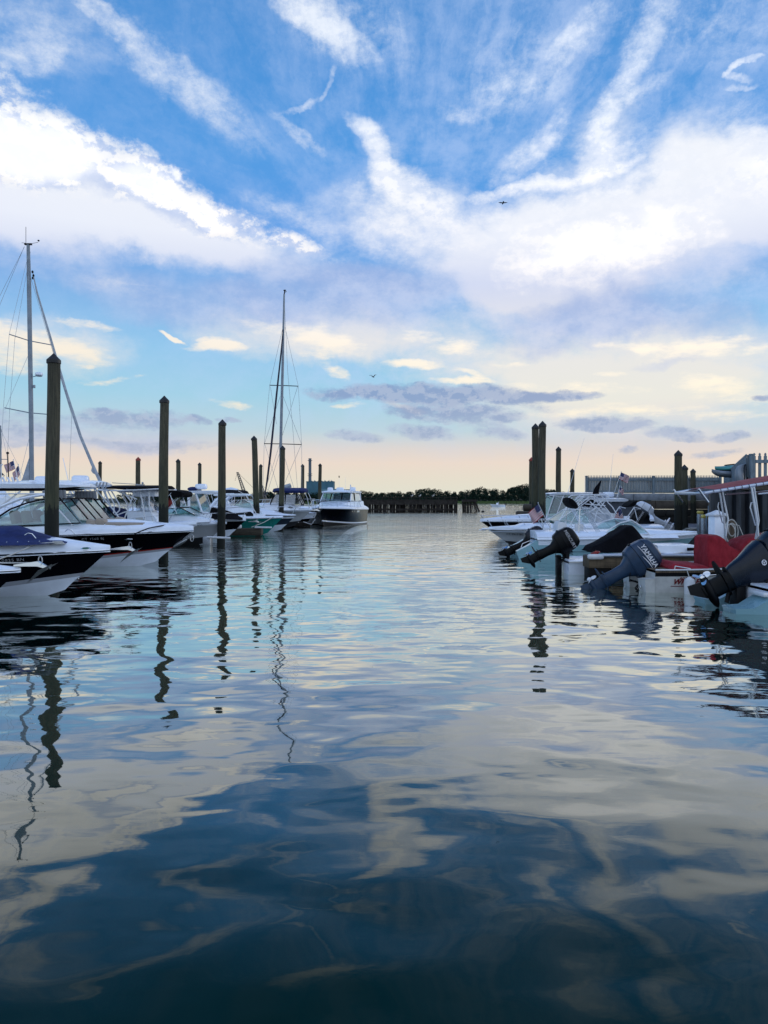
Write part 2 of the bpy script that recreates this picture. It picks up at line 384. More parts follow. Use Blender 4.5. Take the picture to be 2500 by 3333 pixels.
    def build(s, name, mats, parent=None, smooth=True, angle=35):
        me = bpy.data.meshes.new(name); me.from_pydata(s.v, [], s.f)
        if not isinstance(mats, (list, tuple)): mats = [mats]
        for m in mats: me.materials.append(m)
        if len(mats) > 1: me.polygons.foreach_set('material_index', s.mi)
        me.validate(); me.update()
        if smooth:
            me.polygons.foreach_set('use_smooth', [True] * len(me.polygons))
            me.set_sharp_from_angle(angle=R(angle))
        o = bpy.data.objects.new(name, me); COL.objects.link(o)
        if parent: o.parent = parent
        return o

def tag(o, label=None, cat=None, group=None, kind=None):
    if label: o['label'] = label
    if cat: o['category'] = cat
    if group: o['group'] = group
    if kind: o['kind'] = kind
    return o
def thing(name, label, cat, loc, rz=0.0, group=None):
    o = bpy.data.objects.new(name, None); COL.objects.link(o); o.empty_display_size = 0.2
    o.location = loc; o.rotation_euler = (0, 0, rz)
    return tag(o, label, cat, group)
def wpt(px, py, D): return Vector(((px - 1250) / F * D, D, H + (1625 - py) / F * D))
def text(name, body, size, M, m, parent, shear=0.0, space=1.0, ext=0.002, bold=0.0):
    c = bpy.data.curves.new(name, 'FONT'); c.body = body; c.size = size; c.align_x = 'CENTER'; c.align_y = 'CENTER'
    c.shear = shear; c.space_character = space; c.extrude = ext; c.offset = bold; c.resolution_u = 2
    t = bpy.data.objects.new(name, c); COL.objects.link(t)
    bpy.context.view_layer.update()
    me = bpy.data.meshes.new_from_object(t); COL.objects.unlink(t); bpy.data.objects.remove(t)
    me.name = name; me.materials.clear(); me.materials.append(m)
    o = bpy.data.objects.new(name, me); COL.objects.link(o); o.parent = parent; o.matrix_local = M
    return o
def frame(p, ux, uz):
    """matrix at p whose x runs along ux and whose y (text up) is closest to uz"""
    ux = Vector(ux).normalized(); uz = Vector(uz); n = ux.cross(uz).normalized(); uy = n.cross(ux).normalized()
    M = Matrix((ux, uy, n)).transposed().to_4x4(); M.translation = Vector(p); return M

# ------------------------------------------------------------------ materials
WHITE = mat('white_gelcoat', (.80, .86, .95, 1), .22, var=.10, vscale=2.5, coat=.4)
CREAM = mat('aged_white_gelcoat', (.60, .60, .57, 1), .35, var=.25, vscale=3.0)
GREYW = mat('grey_white_hull_paint', (.42, .44, .46, 1), .25, var=.12, vscale=2.0, coat=.3)
BLACK = mat('black_gelcoat', (.003, .003, .006, 1), .10, coat=.0, var=.3, vscale=3, spec=.2)
BOTTOM = mat('bottom_paint', (.012, .013, .016, 1), .7)
BOOT = mat('grey_boot_paint', (.36, .38, .42, 1), .3, var=.12, vscale=3)
SLATE = mat('slate_hull_paint', (.025, .036, .055, 1), .15, spec=.4)
TEAL = mat('teal_gelcoat', (.018, .22, .19, 1), .16, coat=.4, var=.15, vscale=1.5)
ICE = mat('ice_blue_gelcoat', (.26, .46, .52, 1), .2, coat=.4, var=.12, vscale=2)
REDP = mat('red_stripe_paint', (.30, .02, .012, 1), .3)
NAVY = mat('navy_canvas', (.006, .018, .105, 1), .85, var=.35, vscale=3, bump=.04, bscale=2.2)
BLKC = mat('black_canvas', (.004, .004, .006, 1), .95, var=.3, vscale=4, bump=.03, bscale=5, spec=.15)
GRYC = mat('grey_canvas', (.07, .08, .10, 1), .9, var=.25, vscale=4, bump=.01, bscale=6)
REDC = mat('red_canvas', (.30, .008, .020, 1), .8, var=.3, vscale=4, bump=.07, bscale=2.6, vec=(1.6, 1.0, .8))
BRNC = mat('brown_canvas', (.13, .06, .035, 1), .9, var=.3, vscale=4)
STEEL = mat('stainless_steel', (.62, .64, .67, 1), .18, metal=1.0)
GALV = mat('galvanised_steel', (.42, .45, .48, 1), .4, metal=.7, var=.3, vscale=20)
PIPE = mat('white_powder_coat', (.68, .71, .75, 1), .3)
ALUM = mat('brushed_aluminium', (.5, .54, .60, 1), .35, metal=.7)
BEIGE = mat('beige_vinyl', (.36, .30, .24, 1), .6, var=.12, vscale=4)
RUB = mat('black_rubber', (.004, .004, .005, 1), .6, spec=.2)
ROPE = mat('white_rope', (.50, .50, .47, 1), .9, var=.3, vscale=40)
ROPEB = mat('black_rope', (.015, .015, .018, 1), .9)
LET_S = mat('silver_lettering', (.40, .40, .42, 1), .4)
LET_B = mat('black_lettering', (.01, .01, .015, 1), .5)
LET_W = mat('white_lettering', (.75, .75, .78, 1), .5)
LET_R = mat('dark_red_lettering', (.16, .01, .012, 1), .5)
ENG_G = mat('blue_grey_cowl_paint', (.020, .046, .092, 1), .28, spec=.35, coat=.0, var=.25, vscale=4)
ENG_N = mat('dark_navy_cowl_paint', (.003, .007, .016, 1), .20, spec=.35, coat=.0, var=.25, vscale=4)
ENG_B = mat('black_cowl_paint', (.002, .0025, .004, 1), .3, coat=.0, var=.3, vscale=4, spec=.2)
ENG_W = mat('white_cowl_paint', (.62, .66, .72, 1), .2, coat=.5)
PLAST = mat('white_plastic', (.66, .68, .70, 1), .45, var=.12, vscale=6)
CUSH = mat('white_vinyl', (.60, .61, .62, 1), .6)
def glass_material(name, tint, dark):
    m = bpy.data.materials.new(name); m.use_nodes = True; t = m.node_tree; t.nodes.clear(); n = NT(t)
    tr = t.nodes.new('ShaderNodeBsdfTransparent'); tr.inputs[0].default_value = tint
    gl = t.nodes.new('ShaderNodeBsdfGlossy'); gl.inputs['Roughness'].default_value = .04
    lw = t.nodes.new('ShaderNodeLayerWeight'); lw.inputs[0].default_value = .45
    mx = t.nodes.new('ShaderNodeMixShader'); n.put(mx.inputs[0], n.rng(lw.outputs['Fresnel'], 0, 1, dark, .9, smooth=False))
    t.links.new(tr.outputs[0], mx.inputs[1]); t.links.new(gl.outputs[0], mx.inputs[2])
    o = t.nodes.new('ShaderNodeOutputMaterial'); t.links.new(mx.outputs[0], o.inputs[0]); return m
GLASS = glass_material('tinted_glass', (.45, .66, .62, 1), .12)
VINYL = glass_material('clear_vinyl', (.62, .64, .66, 1), .18)
DGLASS = glass_material('dark_glass', (.10, .14, .15, 1), .10)

def wood_material(name, c1, c2, tide=None, grain=(14, 14, .8), wet=(.006, .008, .005, 1)):
    m = bpy.data.materials.new(name); m.use_nodes = True; t = m.node_tree; n = NT(t); b = t.nodes['Principled BSDF']
    co = t.nodes.new('ShaderNodeTexCoord').outputs['Object']
    oi = t.nodes.new('ShaderNodeObjectInfo').outputs['Random']
    cc = n.v('ADD', co, n.comb(n.m('MULTIPLY', oi, 17.0), 0.0, 0.0))
    g = n.noise(n.v('MULTIPLY', cc, grain), 2.2, 6, .7)
    big = n.noise(n.v('MULTIPLY', cc, (2, 2, .5)), 1.5, 4, .6)
    col = n.mix(n.rng(g, .32, .68), c1, c2)
    col = n.mix(n.rng(big, .45, .7, 0, .55), col, tuple(k * .55 for k in c2[:3]) + (1,))
    crack = n.rng(n.noise(n.v('MULTIPLY', cc, (30, 30, .6)), 2.0, 3, .6), .60, .66, 0, .8)
    col = n.mix(crack, col, tuple(k * .25 for k in c2[:3]) + (1,))
    if tide is not None:
        x, y, z = n.sep(co)
        e = n.m('ADD', z, n.m('MULTIPLY', n.m('SUBTRACT', n.noise(n.v('MULTIPLY', cc, (9, 9, 1.2)), 1.6, 4, .6), .5), 1.1))
        col = n.mix(n.rng(e, tide + 1.6, tide - .1, 0, .5), col, (.035, .048, .022, 1))
        col = n.mix(n.rng(e, tide + .05, tide - .04), col, wet)
    n.put(b.inputs['Base Color'], col); b.inputs['Roughness'].default_value = .85
    bn = t.nodes.new('ShaderNodeBump'); bn.inputs['Strength'].default_value = .8; bn.inputs['Distance'].default_value = .01
    n.put(bn.inputs['Height'], g); t.links.new(bn.outputs[0], b.inputs['Normal']); return m
PILE = wood_material('weathered_piling_wood', (.088, .080, .048, 1), (.030, .030, .018, 1), tide=1.85)
TIMB = wood_material('dark_timber', (.075, .06, .04, 1), (.03, .025, .018, 1), grain=(.8, 14, 14))
DOCKW = wood_material('dock_side_wood', (.15, .11, .065, 1), (.07, .05, .03, 1), grain=(.8, 14, 14))
DECKW = wood_material('grey_dock_planks', (.20, .19, .20, 1), (.11, .105, .11, 1), grain=(9, .8, 9))
FENCEW = wood_material('grey_fence_wood', (.20, .26, .30, 1), (.12, .16, .19, 1))
POSTW = wood_material('brown_post_wood', (.16, .11, .07, 1), (.07, .05, .03, 1))
CAPM = mat('black_pile_cap', (.012, .013, .014, 1), .55, var=.3, vscale=5)
CAPR = mat('red_pile_cap', (.28, .04, .025, 1), .6, var=.3, vscale=5)

# ------------------------------------------------------------------ boat builder
class Hull:
    """origin on the water under the bow tip, bow towards +x"""
    def __init__(s, L, B, fb, fs, rake, draft=.4, chz=.40, full=.40, stern=.9, flare=.4, pw=2.3):
        s.pw = pw
        s.L, s.B, s.fb, s.fs, s.rake, s.draft, s.chz, s.full, s.stern, s.flare = L, B, fb, fs, rake, draft, chz, full, stern, flare
    def hb(s, t):
        w = lerp(s.stern, 1, min(1, t / s.full)) if t < s.full else 1 - ((t - s.full) / (1 - s.full)) ** s.pw
        return s.B / 2 * w
    def zs(s, t): return s.fs + (s.fb - s.fs) * t ** 1.8
    def hc(s, t): return s.B / 2 * s.stern * .92 * (1 - (max(0, t - .15) / .85) ** 1.9)
    def zc(s, t): return -.02 + (s.chz * s.fb + .02) * max(0, (t - .3) / .7) ** 1.8
    def zk(s, t): return lerp(-s.draft, s.zc(1) * .3, max(0, (t - .55) / .45) ** 3)
    def x(s, t, z): return -s.L + (s.L - s.rake) * t + s.rake * (z / s.fb if z > 0 else z / s.fb * .5) * t ** 3
    def pt(s, t, v, sd=1, out=0.0):
        z = lerp(s.zc(t), s.zs(t), v); y = s.hc(t) + (s.hb(t) - s.hc(t)) * v ** (1 + s.flare * t)
        return Vector((s.x(t, z), sd * (y + out), z))
    def hull(s, mats, bands, parent, n=22):
        """bands: [(v up to, material index)...], the bottom takes material 0"""
        mb = MB(); vs = [0.0]; mi = []
        for v, k in bands:
            m = max(1, int(round((v - vs[-1]) * 7))); v0 = vs[-1]
            for j in range(m): vs.append(v0 + (v - v0) * (j + 1) / m); mi.append(k)
        for sd in (1, -1):
            rows = []
            for i in range(n + 1):
                t = 1 - (1 - i / n) ** 1.35
                zk = s.zk(t); c = s.pt(t, 0, sd)
                rows.append([Vector((s.x(t, zk), 0, zk)), Vector((s.x(t, lerp(zk, c.z, .5)), c.y * .52, lerp(zk, c.z, .55)))] + [s.pt(t, v, sd) for v in vs])
            m = len(rows[0])
            for i in range(n):
                for j in range(m - 1):
                    q = [rows[i][j], rows[i + 1][j], rows[i + 1][j + 1], rows[i][j + 1]]
                    if sd < 0: q.reverse()
                    mb.add(q, [(0, 1, 2, 3)], 0 if j < 2 else mi[j - 2])
        st = [s.pt(0, v, 1) for v in vs]
        mb.poly([Vector((-s.L, 0, s.zk(0)))] + st + [Vector((p.x, -p.y, p.z)) for p in reversed(st)], mi[-1])
        o = mb.build('hull', mats, parent, angle=40)
        # weld for smooth shading
        bm_weld(o); return o
    def deck(s, m, parent, crown=lambda t: .08, toe=.03, n=20, t0=0.0, t1=1.0):
        mb = MB(); secs = []
        for i in range(n + 1):
            t = lerp(t0, t1, 1 - (1 - i / n) ** 1.5); h = max(s.hb(t), .012); z = s.zs(t); c = crown(t); x = s.x(t, z)
            secs.append((x, [(h + .012, z - .05), (h + .012, z + toe), (h * .93, z + toe + c * .28), (h * .8, z + toe + c * .62), (h * .55, z + toe + c * .88), (0, z + toe + c)]))
        mb.shell(secs); return mb.build('deck', m, parent, angle=50)
    def rub(s, m, parent, r=.022, dz=-.01):
        mb = MB()
        pts = [s.pt(1 - (1 - i / 18) ** 1.4, 1, -1, .016) for i in range(19)]
        pts = [Vector((p.x, p.y, p.z + dz)) for p in pts]
        mb.tube(pts + [Vector((p.x, -p.y, p.z)) for p in reversed(pts[:-1])], r, 6)
        return mb.build('rub_rail', m, parent)
    def rail(s, m, parent, t0=.55, h=.45, r=.013, inset=.10, posts=5, lean=.12, open_bow=False, mid=False):
        mb = MB()
        for sd in (1, -1):
            top = []
            for i in range(13):
                t = lerp(t0, .985, i / 12); p = s.pt(t, 1, sd, -inset * min(1, s.hb(t) * 2)); k = min(1, i / 2.0)
                top.append(Vector((p.x + lean * k, p.y, p.z + .04 + h * k)))
            mb.tube(top, r, 6)
            if mid: mb.tube([Vector((p.x - lean * .5, p.y, p.z - h * .5)) for p in top[2:]], r * .7, 5)
            for j in range(posts):
                i = 2 + int(10 * j / max(1, posts - 1)); t = lerp(t0, .985, i / 12)
                b = s.pt(t, 1, sd, -inset * min(1, s.hb(t) * 2)); mb.tube([b - Vector((lean * .4, 0, 0)), top[i]], r * .9, 5)
        if not open_bow:
            a = s.pt(.985, 1, 1, -inset * min(1, s.hb(.985) * 2)); z = a.z + .04 + h
            mb.tube([(a.x + lean, a.y, z), (a.x + lean + .12, a.y * .5, z), (a.x + lean + .12, -a.y * .5, z), (a.x + lean, -a.y, z)], r, 6)
        return mb.build('bow_rail', m, parent)
    def cleat(s, parent, t=.85, sd=-1):
        p = s.pt(t, 1, sd, -.12); mb = MB(); z = p.z + .10
        mb.tube([(p.x - .11, p.y, z), (p.x + .11, p.y, z)], [.008, .008], 5); mb.box((p.x - .03, p.y, z - .03), (.02, .02, .06)); mb.box((p.x + .03, p.y, z - .03), (.02, .02, .06))
        return mb.build('cleat', STEEL, parent)
    def letter(s, name, body, size, t, v, sd, m, parent, **k):
        """registration lettering on the side; sd -1 = starboard"""
        o_ = .045 if t > .4 else .014; a = s.pt(t - .03, v, sd, o_); b = s.pt(t + .03, v, sd, o_); c = s.pt(t, min(1, v + .1), sd, o_); p = s.pt(t, v, sd, o_)
        ux = (b - a) if sd < 0 else (a - b)
        return text(name, body, size, frame(p, ux, c - p), m, parent, **k)
import bmesh
def bm_weld(o):
    b = bmesh.new(); b.from_mesh(o.data); bmesh.ops.remove_doubles(b, verts=b.verts, dist=.0005)
    bmesh.ops.recalc_face_normals(b, faces=b.faces); b.to_mesh(o.data); b.free()
    o.data.set_sharp_from_angle(angle=R(40))

from mathutils import noise as mnoise
def wrinkle(o, amp=.02, cuts=4, sc_=2.2, seed=0.0):
    """real folds in a canvas cover: subdivide, then push along the normals by stretched ridges"""
    b = bmesh.new(); b.from_mesh(o.data); bmesh.ops.remove_doubles(b, verts=b.verts, dist=.001)
    bmesh.ops.subdivide_edges(b, edges=b.edges, cuts=cuts, use_grid_fill=True); bmesh.ops.smooth_vert(b, verts=b.verts, factor=.5, use_axis_x=True, use_axis_y=True, use_axis_z=True)
    b.normal_update()
    for v in b.verts:
        p = v.co; n1 = mnoise.noise(Vector((p.x * sc_ + p.z * 1.6 + seed, p.y * sc_ * .5, p.z * sc_ * .35))); n2 = mnoise.noise(Vector((p.x * 5 - p.z * 3 + seed, p.y * 3, p.z * 1.2)))
        v.co = p + v.normal * ((1 - 2.5 * abs(n1)) * amp + n2 * amp * .5 - amp * .4)
    b.to_mesh(o.data); b.free(); o.data.polygons.foreach_set('use_smooth', [True] * len(o.data.polygons)); o.data.set_sharp_from_angle(angle=R(60))
    return o

def ring_pts(c, rx, rz, n=20, a0=0, a1=360, axis='y'):
    out = []
    for i in range(n + 1):
        a = R(lerp(a0, a1, i / n)); u, w = rx * math.cos(a), rz * math.sin(a)
        out.append((c[0] + u, c[1], c[2] + w) if axis == 'y' else ((c[0], c[1] + u, c[2] + w) if axis == 'x' else (c[0] + u, c[1] + w, c[2])))
    return out
def anchor(parent, p, s=1.0, name='anchor'):
    """plough anchor on its roller: shank, flukes and shackle, pointing forward"""
    mb = MB(); x, y, z = p
    mb.loft([[(x - .30 * s, y - .05, z + .02 * s), (x - .30 * s, y + .05, z + .02 * s), (x - .30 * s, y + .05, z + .05 * s), (x - .30 * s, y - .05, z + .05 * s)],
             [(x + .12 * s, y - .045, z + .02 * s), (x + .12 * s, y + .045, z + .02 * s), (x + .12 * s, y + .045, z + .11 * s), (x + .12 * s, y - .045, z + .11 * s)],
             [(x + .28 * s, y - .025, z - .03 * s), (x + .28 * s, y + .025, z - .03 * s), (x + .28 * s, y + .025, z + .02 * s), (x + .28 * s, y - .025, z + .02 * s)]])
    roller = mb.build('bow_roller', STEEL, parent)
    m = MB()
    for sd in (1, -1):
        m.add([(x + .36 * s, y, z + .04 * s), (x - .10 * s, y, z - .30 * s), (x + .20 * s, y + sd * .19 * s, z - .04 * s), (x + .42 * s, y + sd * .13 * s, z + .07 * s), (x + .20 * s, y, z - .09 * s)],
              [(0, 1, 2), (0, 2, 3), (4, 2, 1), (4, 3, 2), (4, 0, 3)])
    m.tube([(x - .05 * s, y, z + .07 * s), (x + .22 * s, y, z + .04 * s), (x + .34 * s, y, z - .02 * s)], .018 * s, 6)
    m.tube(ring_pts((x + .17 * s, y - .03, z + .12 * s), .035 * s, .085 * s, 12), .010 * s, 5)
    return m.build(name, GALV, parent)
def radome(parent, p, r=.24, h=.2, base=RUB, txt=None, sd=-1):
    mb = MB(); mb.lathe([(r * .9, 0), (r, .02), (r * 1.02, h * .35), (r * .95, h * .8), (r * .75, h * .97), (.02, h)], p, 18)
    o = mb.build('radar_dome', WHITE, parent)
    b = MB(); b.lathe([(r * .6, -.05), (r * .85, -.04), (r * .9, .0)], p, 16); b.build('dome_base', base, o)
    if txt: text('lettering', txt, .09, frame((p[0] + .12 * -sd, p[1] + sd * (r * 1.03), p[2] + h * .45), (1, 0, 0) if sd < 0 else (-1, 0, 0), (0, 0, 1)), LET_B, o)
    return o
def antenna(parent, p, h, lean=0.0, r=.010, leany=0.0):
    mb = MB(); mb.tube([p, (p[0] + lean * .1, p[1], p[2] + h * .1), (p[0] + lean, p[1] + leany, p[2] + h)], [r * 1.8, r, r * .5], 6)
    return mb.build('antenna', WHITE, parent)

def engine(parent, loc, tilt, scale, cowl_m, leg_m, brand=None, brand_m=None, yaw=0.0, sd=-1, prop_m=None, stripe=False, emblem=False, bsize=.13):
    """outboard engine tilted up about its bracket; local +x is towards the boat"""
    piv = bpy.data.objects.new('outboard_engine', None)
    def se(z, xc, a, b, n=18, p=2.8, zt=0.0):
        out = []
        for k in range(n):
            th = 6.28318 * k / n; c, s_ = math.cos(th), math.sin(th)
            ux = math.copysign(abs(c) ** (2 / p), c) * a; uy = math.copysign(abs(s_) ** (2 / p), s_) * b
            out.append((xc + ux, uy, z + zt * ux))
        return out
    # leg, anti-ventilation plate, gearcase, skeg: one casting
    mb = MB()
    mb.loft([se(-1.02, -.04, .09, .030), se(-.90, -.02, .15, .045), se(-.70, -.02, .15, .055), se(-.66, -.03, .17, .075), se(-.35, .0, .15, .085), se(-.12, .02, .17, .11), se(.02, .02, .25, .17), se(.10, .0, .33, .20)])
    mb.loft([se(-.685, -.10, .30, .115, p=2.2), se(-.665, -.10, .30, .115, p=2.2)])
    mb.loft([se(-.585, -.05, .20, .09, p=2.2), se(-.57, -.05, .20, .09, p=2.2)])
    rings = []
    for x, r in ((-.25, .045), (-.2, .062), (-.05, .075), (.12, .07), (.22, .045), (.27, .012)):
        rings.append([(x, r * math.cos(6.28318 * k / 12), -.93 + r * math.sin(6.28318 * k / 12)) for k in range(12)])
    mb.loft(rings)
    mb.add([(.10, -.012, -.98), (.10, .012, -.98), (-.20, .010, -.98), (-.20, -.010, -.98), (-.10, -.006, -1.22), (-.10, .006, -1.22), (-.24, .006, -1.20), (-.24, -.006, -1.20)],
           [(0, 1, 5, 4), (1, 2, 6, 5), (2, 3, 7, 6), (3, 0, 4, 7), (4, 5, 6, 7)])
    eng = mb.build('outboard_engine', leg_m, parent)
    eng.location = loc; eng.scale = (scale,) * 3; eng.rotation_euler = (0, tilt, yaw)
    eng.rotation_mode = 'XYZ'
    c = MB()
    c.loft([se(.06, .02, .33, .205), se(.10, .0, .37, .225), se(.28, -.02, .40, .25, zt=.03), se(.31, -.02, .415, .262, zt=.03), se(.36, -.02, .405, .255, zt=.03), se(.52, -.02, .395, .25, zt=.06),
            se(.66, -.03, .36, .23, zt=.10), se(.74, -.04, .30, .19, zt=.12), se(.785, -.05, .20, .13, zt=.12), se(.80, -.05, .05, .04)])
    cw_ = c.build('cowl', cowl_m, eng, angle=28)
    sm = MB(); sm.tube(se(.295, -.02, .411, .261, n=28, zt=.03), .006, 5, closed=True); sm.tube(se(.60, -.025, .385, .245, n=28, zt=.08), .004, 5, closed=True); sm.box((-.43, 0, .30), (.03, .10, .06), bev=.01); sm.build('seam', RUB, cw_)
    hs = MB()
    for y in (-.07, .02, .09): hs.tube([(.36, y, .10), (.50, y * 1.2, .02), (.56, y * 1.5, -.15), (.62, y * 1.5, -.28)], .014, 6)
    hs.tube([(.10, -.15, -.06), (.26, -.17, -.20), (.34, -.12, -.05)], .012, 6); hs.build('hose', RUB, eng)
    pr = MB()
    pr.lathe([(.05, -.10), (.055, 0), (.02, .03)], (0, 0, 0), 10)
    for k in range(3):
        Mx = Matrix.Rotation(k * 2.0944, 3, 'Z') @ Matrix.Rotation(R(28), 3, 'X')
        pr.ell(Mx @ Vector((.105, 0, -.04)), (.085, .06, .008), n=10, m=5, rot=Mx)
    po = pr.build('propeller', prop_m or STEEL, eng); po.location = (-.27, 0, -.93); po.rotation_euler = (0, R(-90), 0)
    br = MB()
    for y in (-.13, .13):
        br.prism([(.22, .08), (.44, .05), (.46, -.42), (.38, -.44), (.34, -.2), (.20, -.12)], y - .02, y + .02)
    br.tube([(.2, 0, -.05), (.42, 0, -.36)], .035, 8); br.tube([(.06, 0, -.30), (.36, 0, -.36)], .022, 8)
    b = br.build('bracket', RUB, parent); b.location = loc; b.scale = (scale,) * 3; b.rotation_euler = (0, tilt * .08, yaw)
    if brand:
        f = frame((-.03, sd * .258, .56), (-1 if sd > 0 else 1, 0, 0), (0, 0, 1))
        text('lettering', brand, bsize, frame((-.02, sd * .262, .50), (1, 0, .02) if sd < 0 else (-1, 0, .02), (0, 0, 1)), brand_m or LET_W, eng, shear=.15, bold=.002)
    if stripe:
        s2 = MB()
        for z0, l0, l1 in ((.40, -.36, .25), (.36, -.1, .30)):
            pts = [(lerp(l0, l1, k / 8), sd * (.266 - .06 * abs(lerp(l0, l1, k / 8) / .4) ** 4), z0 + .05 * math.sin(k / 8 * 2)) for k in range(9)]
            s2.tube(pts, [.002 + .010 * math.sin(math.pi * k / 8) for k in range(9)], 5)
        s2.build('stripe', LET_W, eng)
    if emblem:
        s3 = MB(); s3.tube(ring_pts((-.15, sd * .10, -.12), .035, .035, 16), .006, 5)
        for k in range(3):
            a = R(90 + 120 * k); s3.tube([(-.15, sd * .10, -.12), (-.15 + .03 * math.cos(a), sd * .10, -.12 + .03 * math.sin(a))], .005, 5)
        s3.build('emblem', LET_W, eng)
    bpy.data.objects.remove(piv)
    return eng

def flag(label, loc, rz, w=.7, h=.42, staff=1.4, lean=0.3, down=0.0, scale=1.0):
    """stars and stripes on a staff, cloth sagging"""
    o = thing('flag', label, 'flag', loc, rz)
    mb = MB(); mb.tube([(0, 0, 0), (lean, 0, staff)], [.014, .009], 6); mb.ell((lean, 0, staff + .015), (.02, .02, .02), n=8, m=4); mb.build('flagstaff', STEEL, o)
    c = MB(); nx, nz = 13, 13
    t0 = Vector((lean, 0, staff - .03)); sdir = (Vector((0, 0, 0)) - Vector((lean, 0, staff))).normalized()
    for k in range(nz):
        for i in range(nx):
            def P(u, q):
                fall = down * u * w
                return t0 + sdir * (q * h + fall * .2) + Vector((w * u * (1 - .35 * down), .05 * math.sin(u * 8 + q * 2) * u ** .5, -w * u * down))
            u0, u1, q0, q1 = i / nx, (i + 1) / nx, k / nz, (k + 1) / nz
            canton = u1 < .42 and q1 < .56
            mi = 2 if canton else (0 if k % 2 == 0 else 1)
            c.add([P(u0, q0), P(u1, q0), P(u1, q1), P(u0, q1)], [(0, 1, 2, 3)], mi)
    cl = c.build('cloth', [FLAG_R, FLAG_W, FLAG_B], o)
    st = MB()
    for a in range(5):
        for b_ in range(4):
            p = P((a + .5) / 12.5, (b_ + .5) / 7.6); st.ell((p.x, p.y - .004, p.z), (w * .012, .004, w * .012), n=5, m=3)
            st.ell((p.x, p.y + .004, p.z), (w * .012, .004, w * .012), n=5, m=3)
    st.build('stars', FLAG_W, cl)
    return o
FLAG_R = mat('flag_red', (.30, .012, .02, 1), .8); FLAG_W = mat('flag_white', (.6, .6, .62, 1), .8); FLAG_B = mat('flag_blue', (.012, .02, .10, 1), .8)
# ------------------------------------------------------------------ setting
def sheet(name, pts, m, kind='structure'):
    me = bpy.data.meshes.new(name); me.from_pydata(pts, [], [tuple(range(len(pts)))]); me.materials.append(m)
    o = bpy.data.objects.new(name, me); COL.objects.link(o); o['kind'] = kind; return o
sheet('water', [(-3000, -30, 0), (3000, -30, 0), (3000, 3500, 0), (-3000, 3500, 0)], water_material())
GROUND = mat('marsh_mud', (.05, .055, .03, 1), .95, var=.4, vscale=.2)
MARSH = mat('marsh_grass', (.075, .12, .035, 1), .9, var=.4, vscale=.08, color2=(.045, .075, .025, 1))
def shore():
    mb = MB(); n = 90; rows = []
    rnd = random.Random(3)
    off = [rnd.uniform(-6, 6) for _ in range(n + 1)]
    for i in range(n + 1):
        x = lerp(-420, 620, i / n); y0 = 392 + off[i] - max(0, x - 60) * .25
        rows.append([(x, y0, -.3), (x, y0 + 6, .5), (x, y0 + 60, 1.2), (x, y0 + 400, 3.0), (x, 3400, 4.0)])
    mb.loft(rows, closed=False); o = mb.build('far_shore', GROUND); o['kind'] = 'structure'
shore()
def marsh_strip():
    mb = MB(); rnd = random.Random(5)
    for i in range(9000):
        x = rnd.uniform(-60, 190); y = 386 - max(0, x - 60) * .25 + rnd.uniform(0, 26)
        h = rnd.uniform(.5, 1.1) * (1 if x > 25 else .6); w = rnd.uniform(.25, .6); dx_ = rnd.uniform(-.2, .2)
        mb.add([(x - w, y, -.1), (x + w, y, -.1), (x + dx_, y + rnd.uniform(-.3, .3), h + .3)], [(0, 1, 2)])
    o = mb.build('marsh_grass', MARSH, smooth=False); o['kind'] = 'stuff'
    tag(o, 'strip of green marsh grass along the far shore', 'marsh grass')
marsh_strip()

# ------------------------------------------------------------------ far trees
LEAF = mat('tree_leaves', (.018, .038, .024, 1), .95, var=.6, vscale=.35, color2=(.007, .018, .014, 1), spec=.1)
BARK = mat('tree_bark', (.03, .025, .02, 1), .9)
def tree_proto(seed, h, r):
    rnd = random.Random(seed)
    o = thing('broadleaf_tree', 'dark green broadleaf tree in the wood along the far shore', 'tree', (0, 0, 0), 0, 'trees along the far shore')
    t = MB(); t.tube([(0, 0, -.5), (.1, 0, h * .35), (0, .1, h * .8)], [h * .03, h * .022, h * .008], 6)
    for k in range(5):
        a = rnd.uniform(0, 6.28); z = rnd.uniform(.3, .6) * h; t.tube([(0, 0, z), (math.cos(a) * r * .6, math.sin(a) * r * .6, z + h * .22)], [h * .012, h * .004], 5)
    t.build('trunk', BARK, o)
    c = MB(); cl = []
    for k in range(15):
        a = rnd.uniform(0, 6.28); q = rnd.uniform(0, 1) ** .6 * r * .75; z = rnd.uniform(.22, .88) * h
        q *= (1 - .55 * max(0, z / h - .5) * 2); cl.append((q * math.cos(a), q * math.sin(a), z, rnd.uniform(.22, .42) * r))
    for (x, y, z, rr) in cl:
        for j in range(80):
            v = Vector((rnd.gauss(0, 1), rnd.gauss(0, 1), rnd.gauss(0, 1))).normalized() * rr * rnd.uniform(.6, 1.12); v.z *= .8
            p = Vector((x, y, z)) + v; s_ = rnd.uniform(.16, .36); n_ = Vector((rnd.gauss(0, 1), rnd.gauss(0, 1), rnd.gauss(0, 1) + .8)).normalized()
            u = n_.orthogonal().normalized() * s_; w = n_.cross(u).normalized() * s_ * .7
            c.add([p - u, p - w, p + u, p + w], [(0, 1, 2, 3)])
    c.build('crown', LEAF, o, smooth=False)
    return o
def copy_tree(o, loc, rz, sc_=None, label=None):
    c = o.copy(); COL.objects.link(c); c.location = loc; c.rotation_euler = (0, 0, rz)
    if sc_: c.scale = sc_
    if label: c['label'] = label
    for ch in o.children:
        d = ch.copy(); COL.objects.link(d); d.parent = c
        for g in ch.children:
            e = g.copy(); COL.objects.link(e); e.parent = d
    return c
bpy.context.view_layer.update()
protos = [tree_proto(11 + k, 7.0 + k * .35, 4.2 - .2 * k) for k in range(5)]
bpy.context.view_layer.update()
rnd = random.Random(21); used = [False] * 5
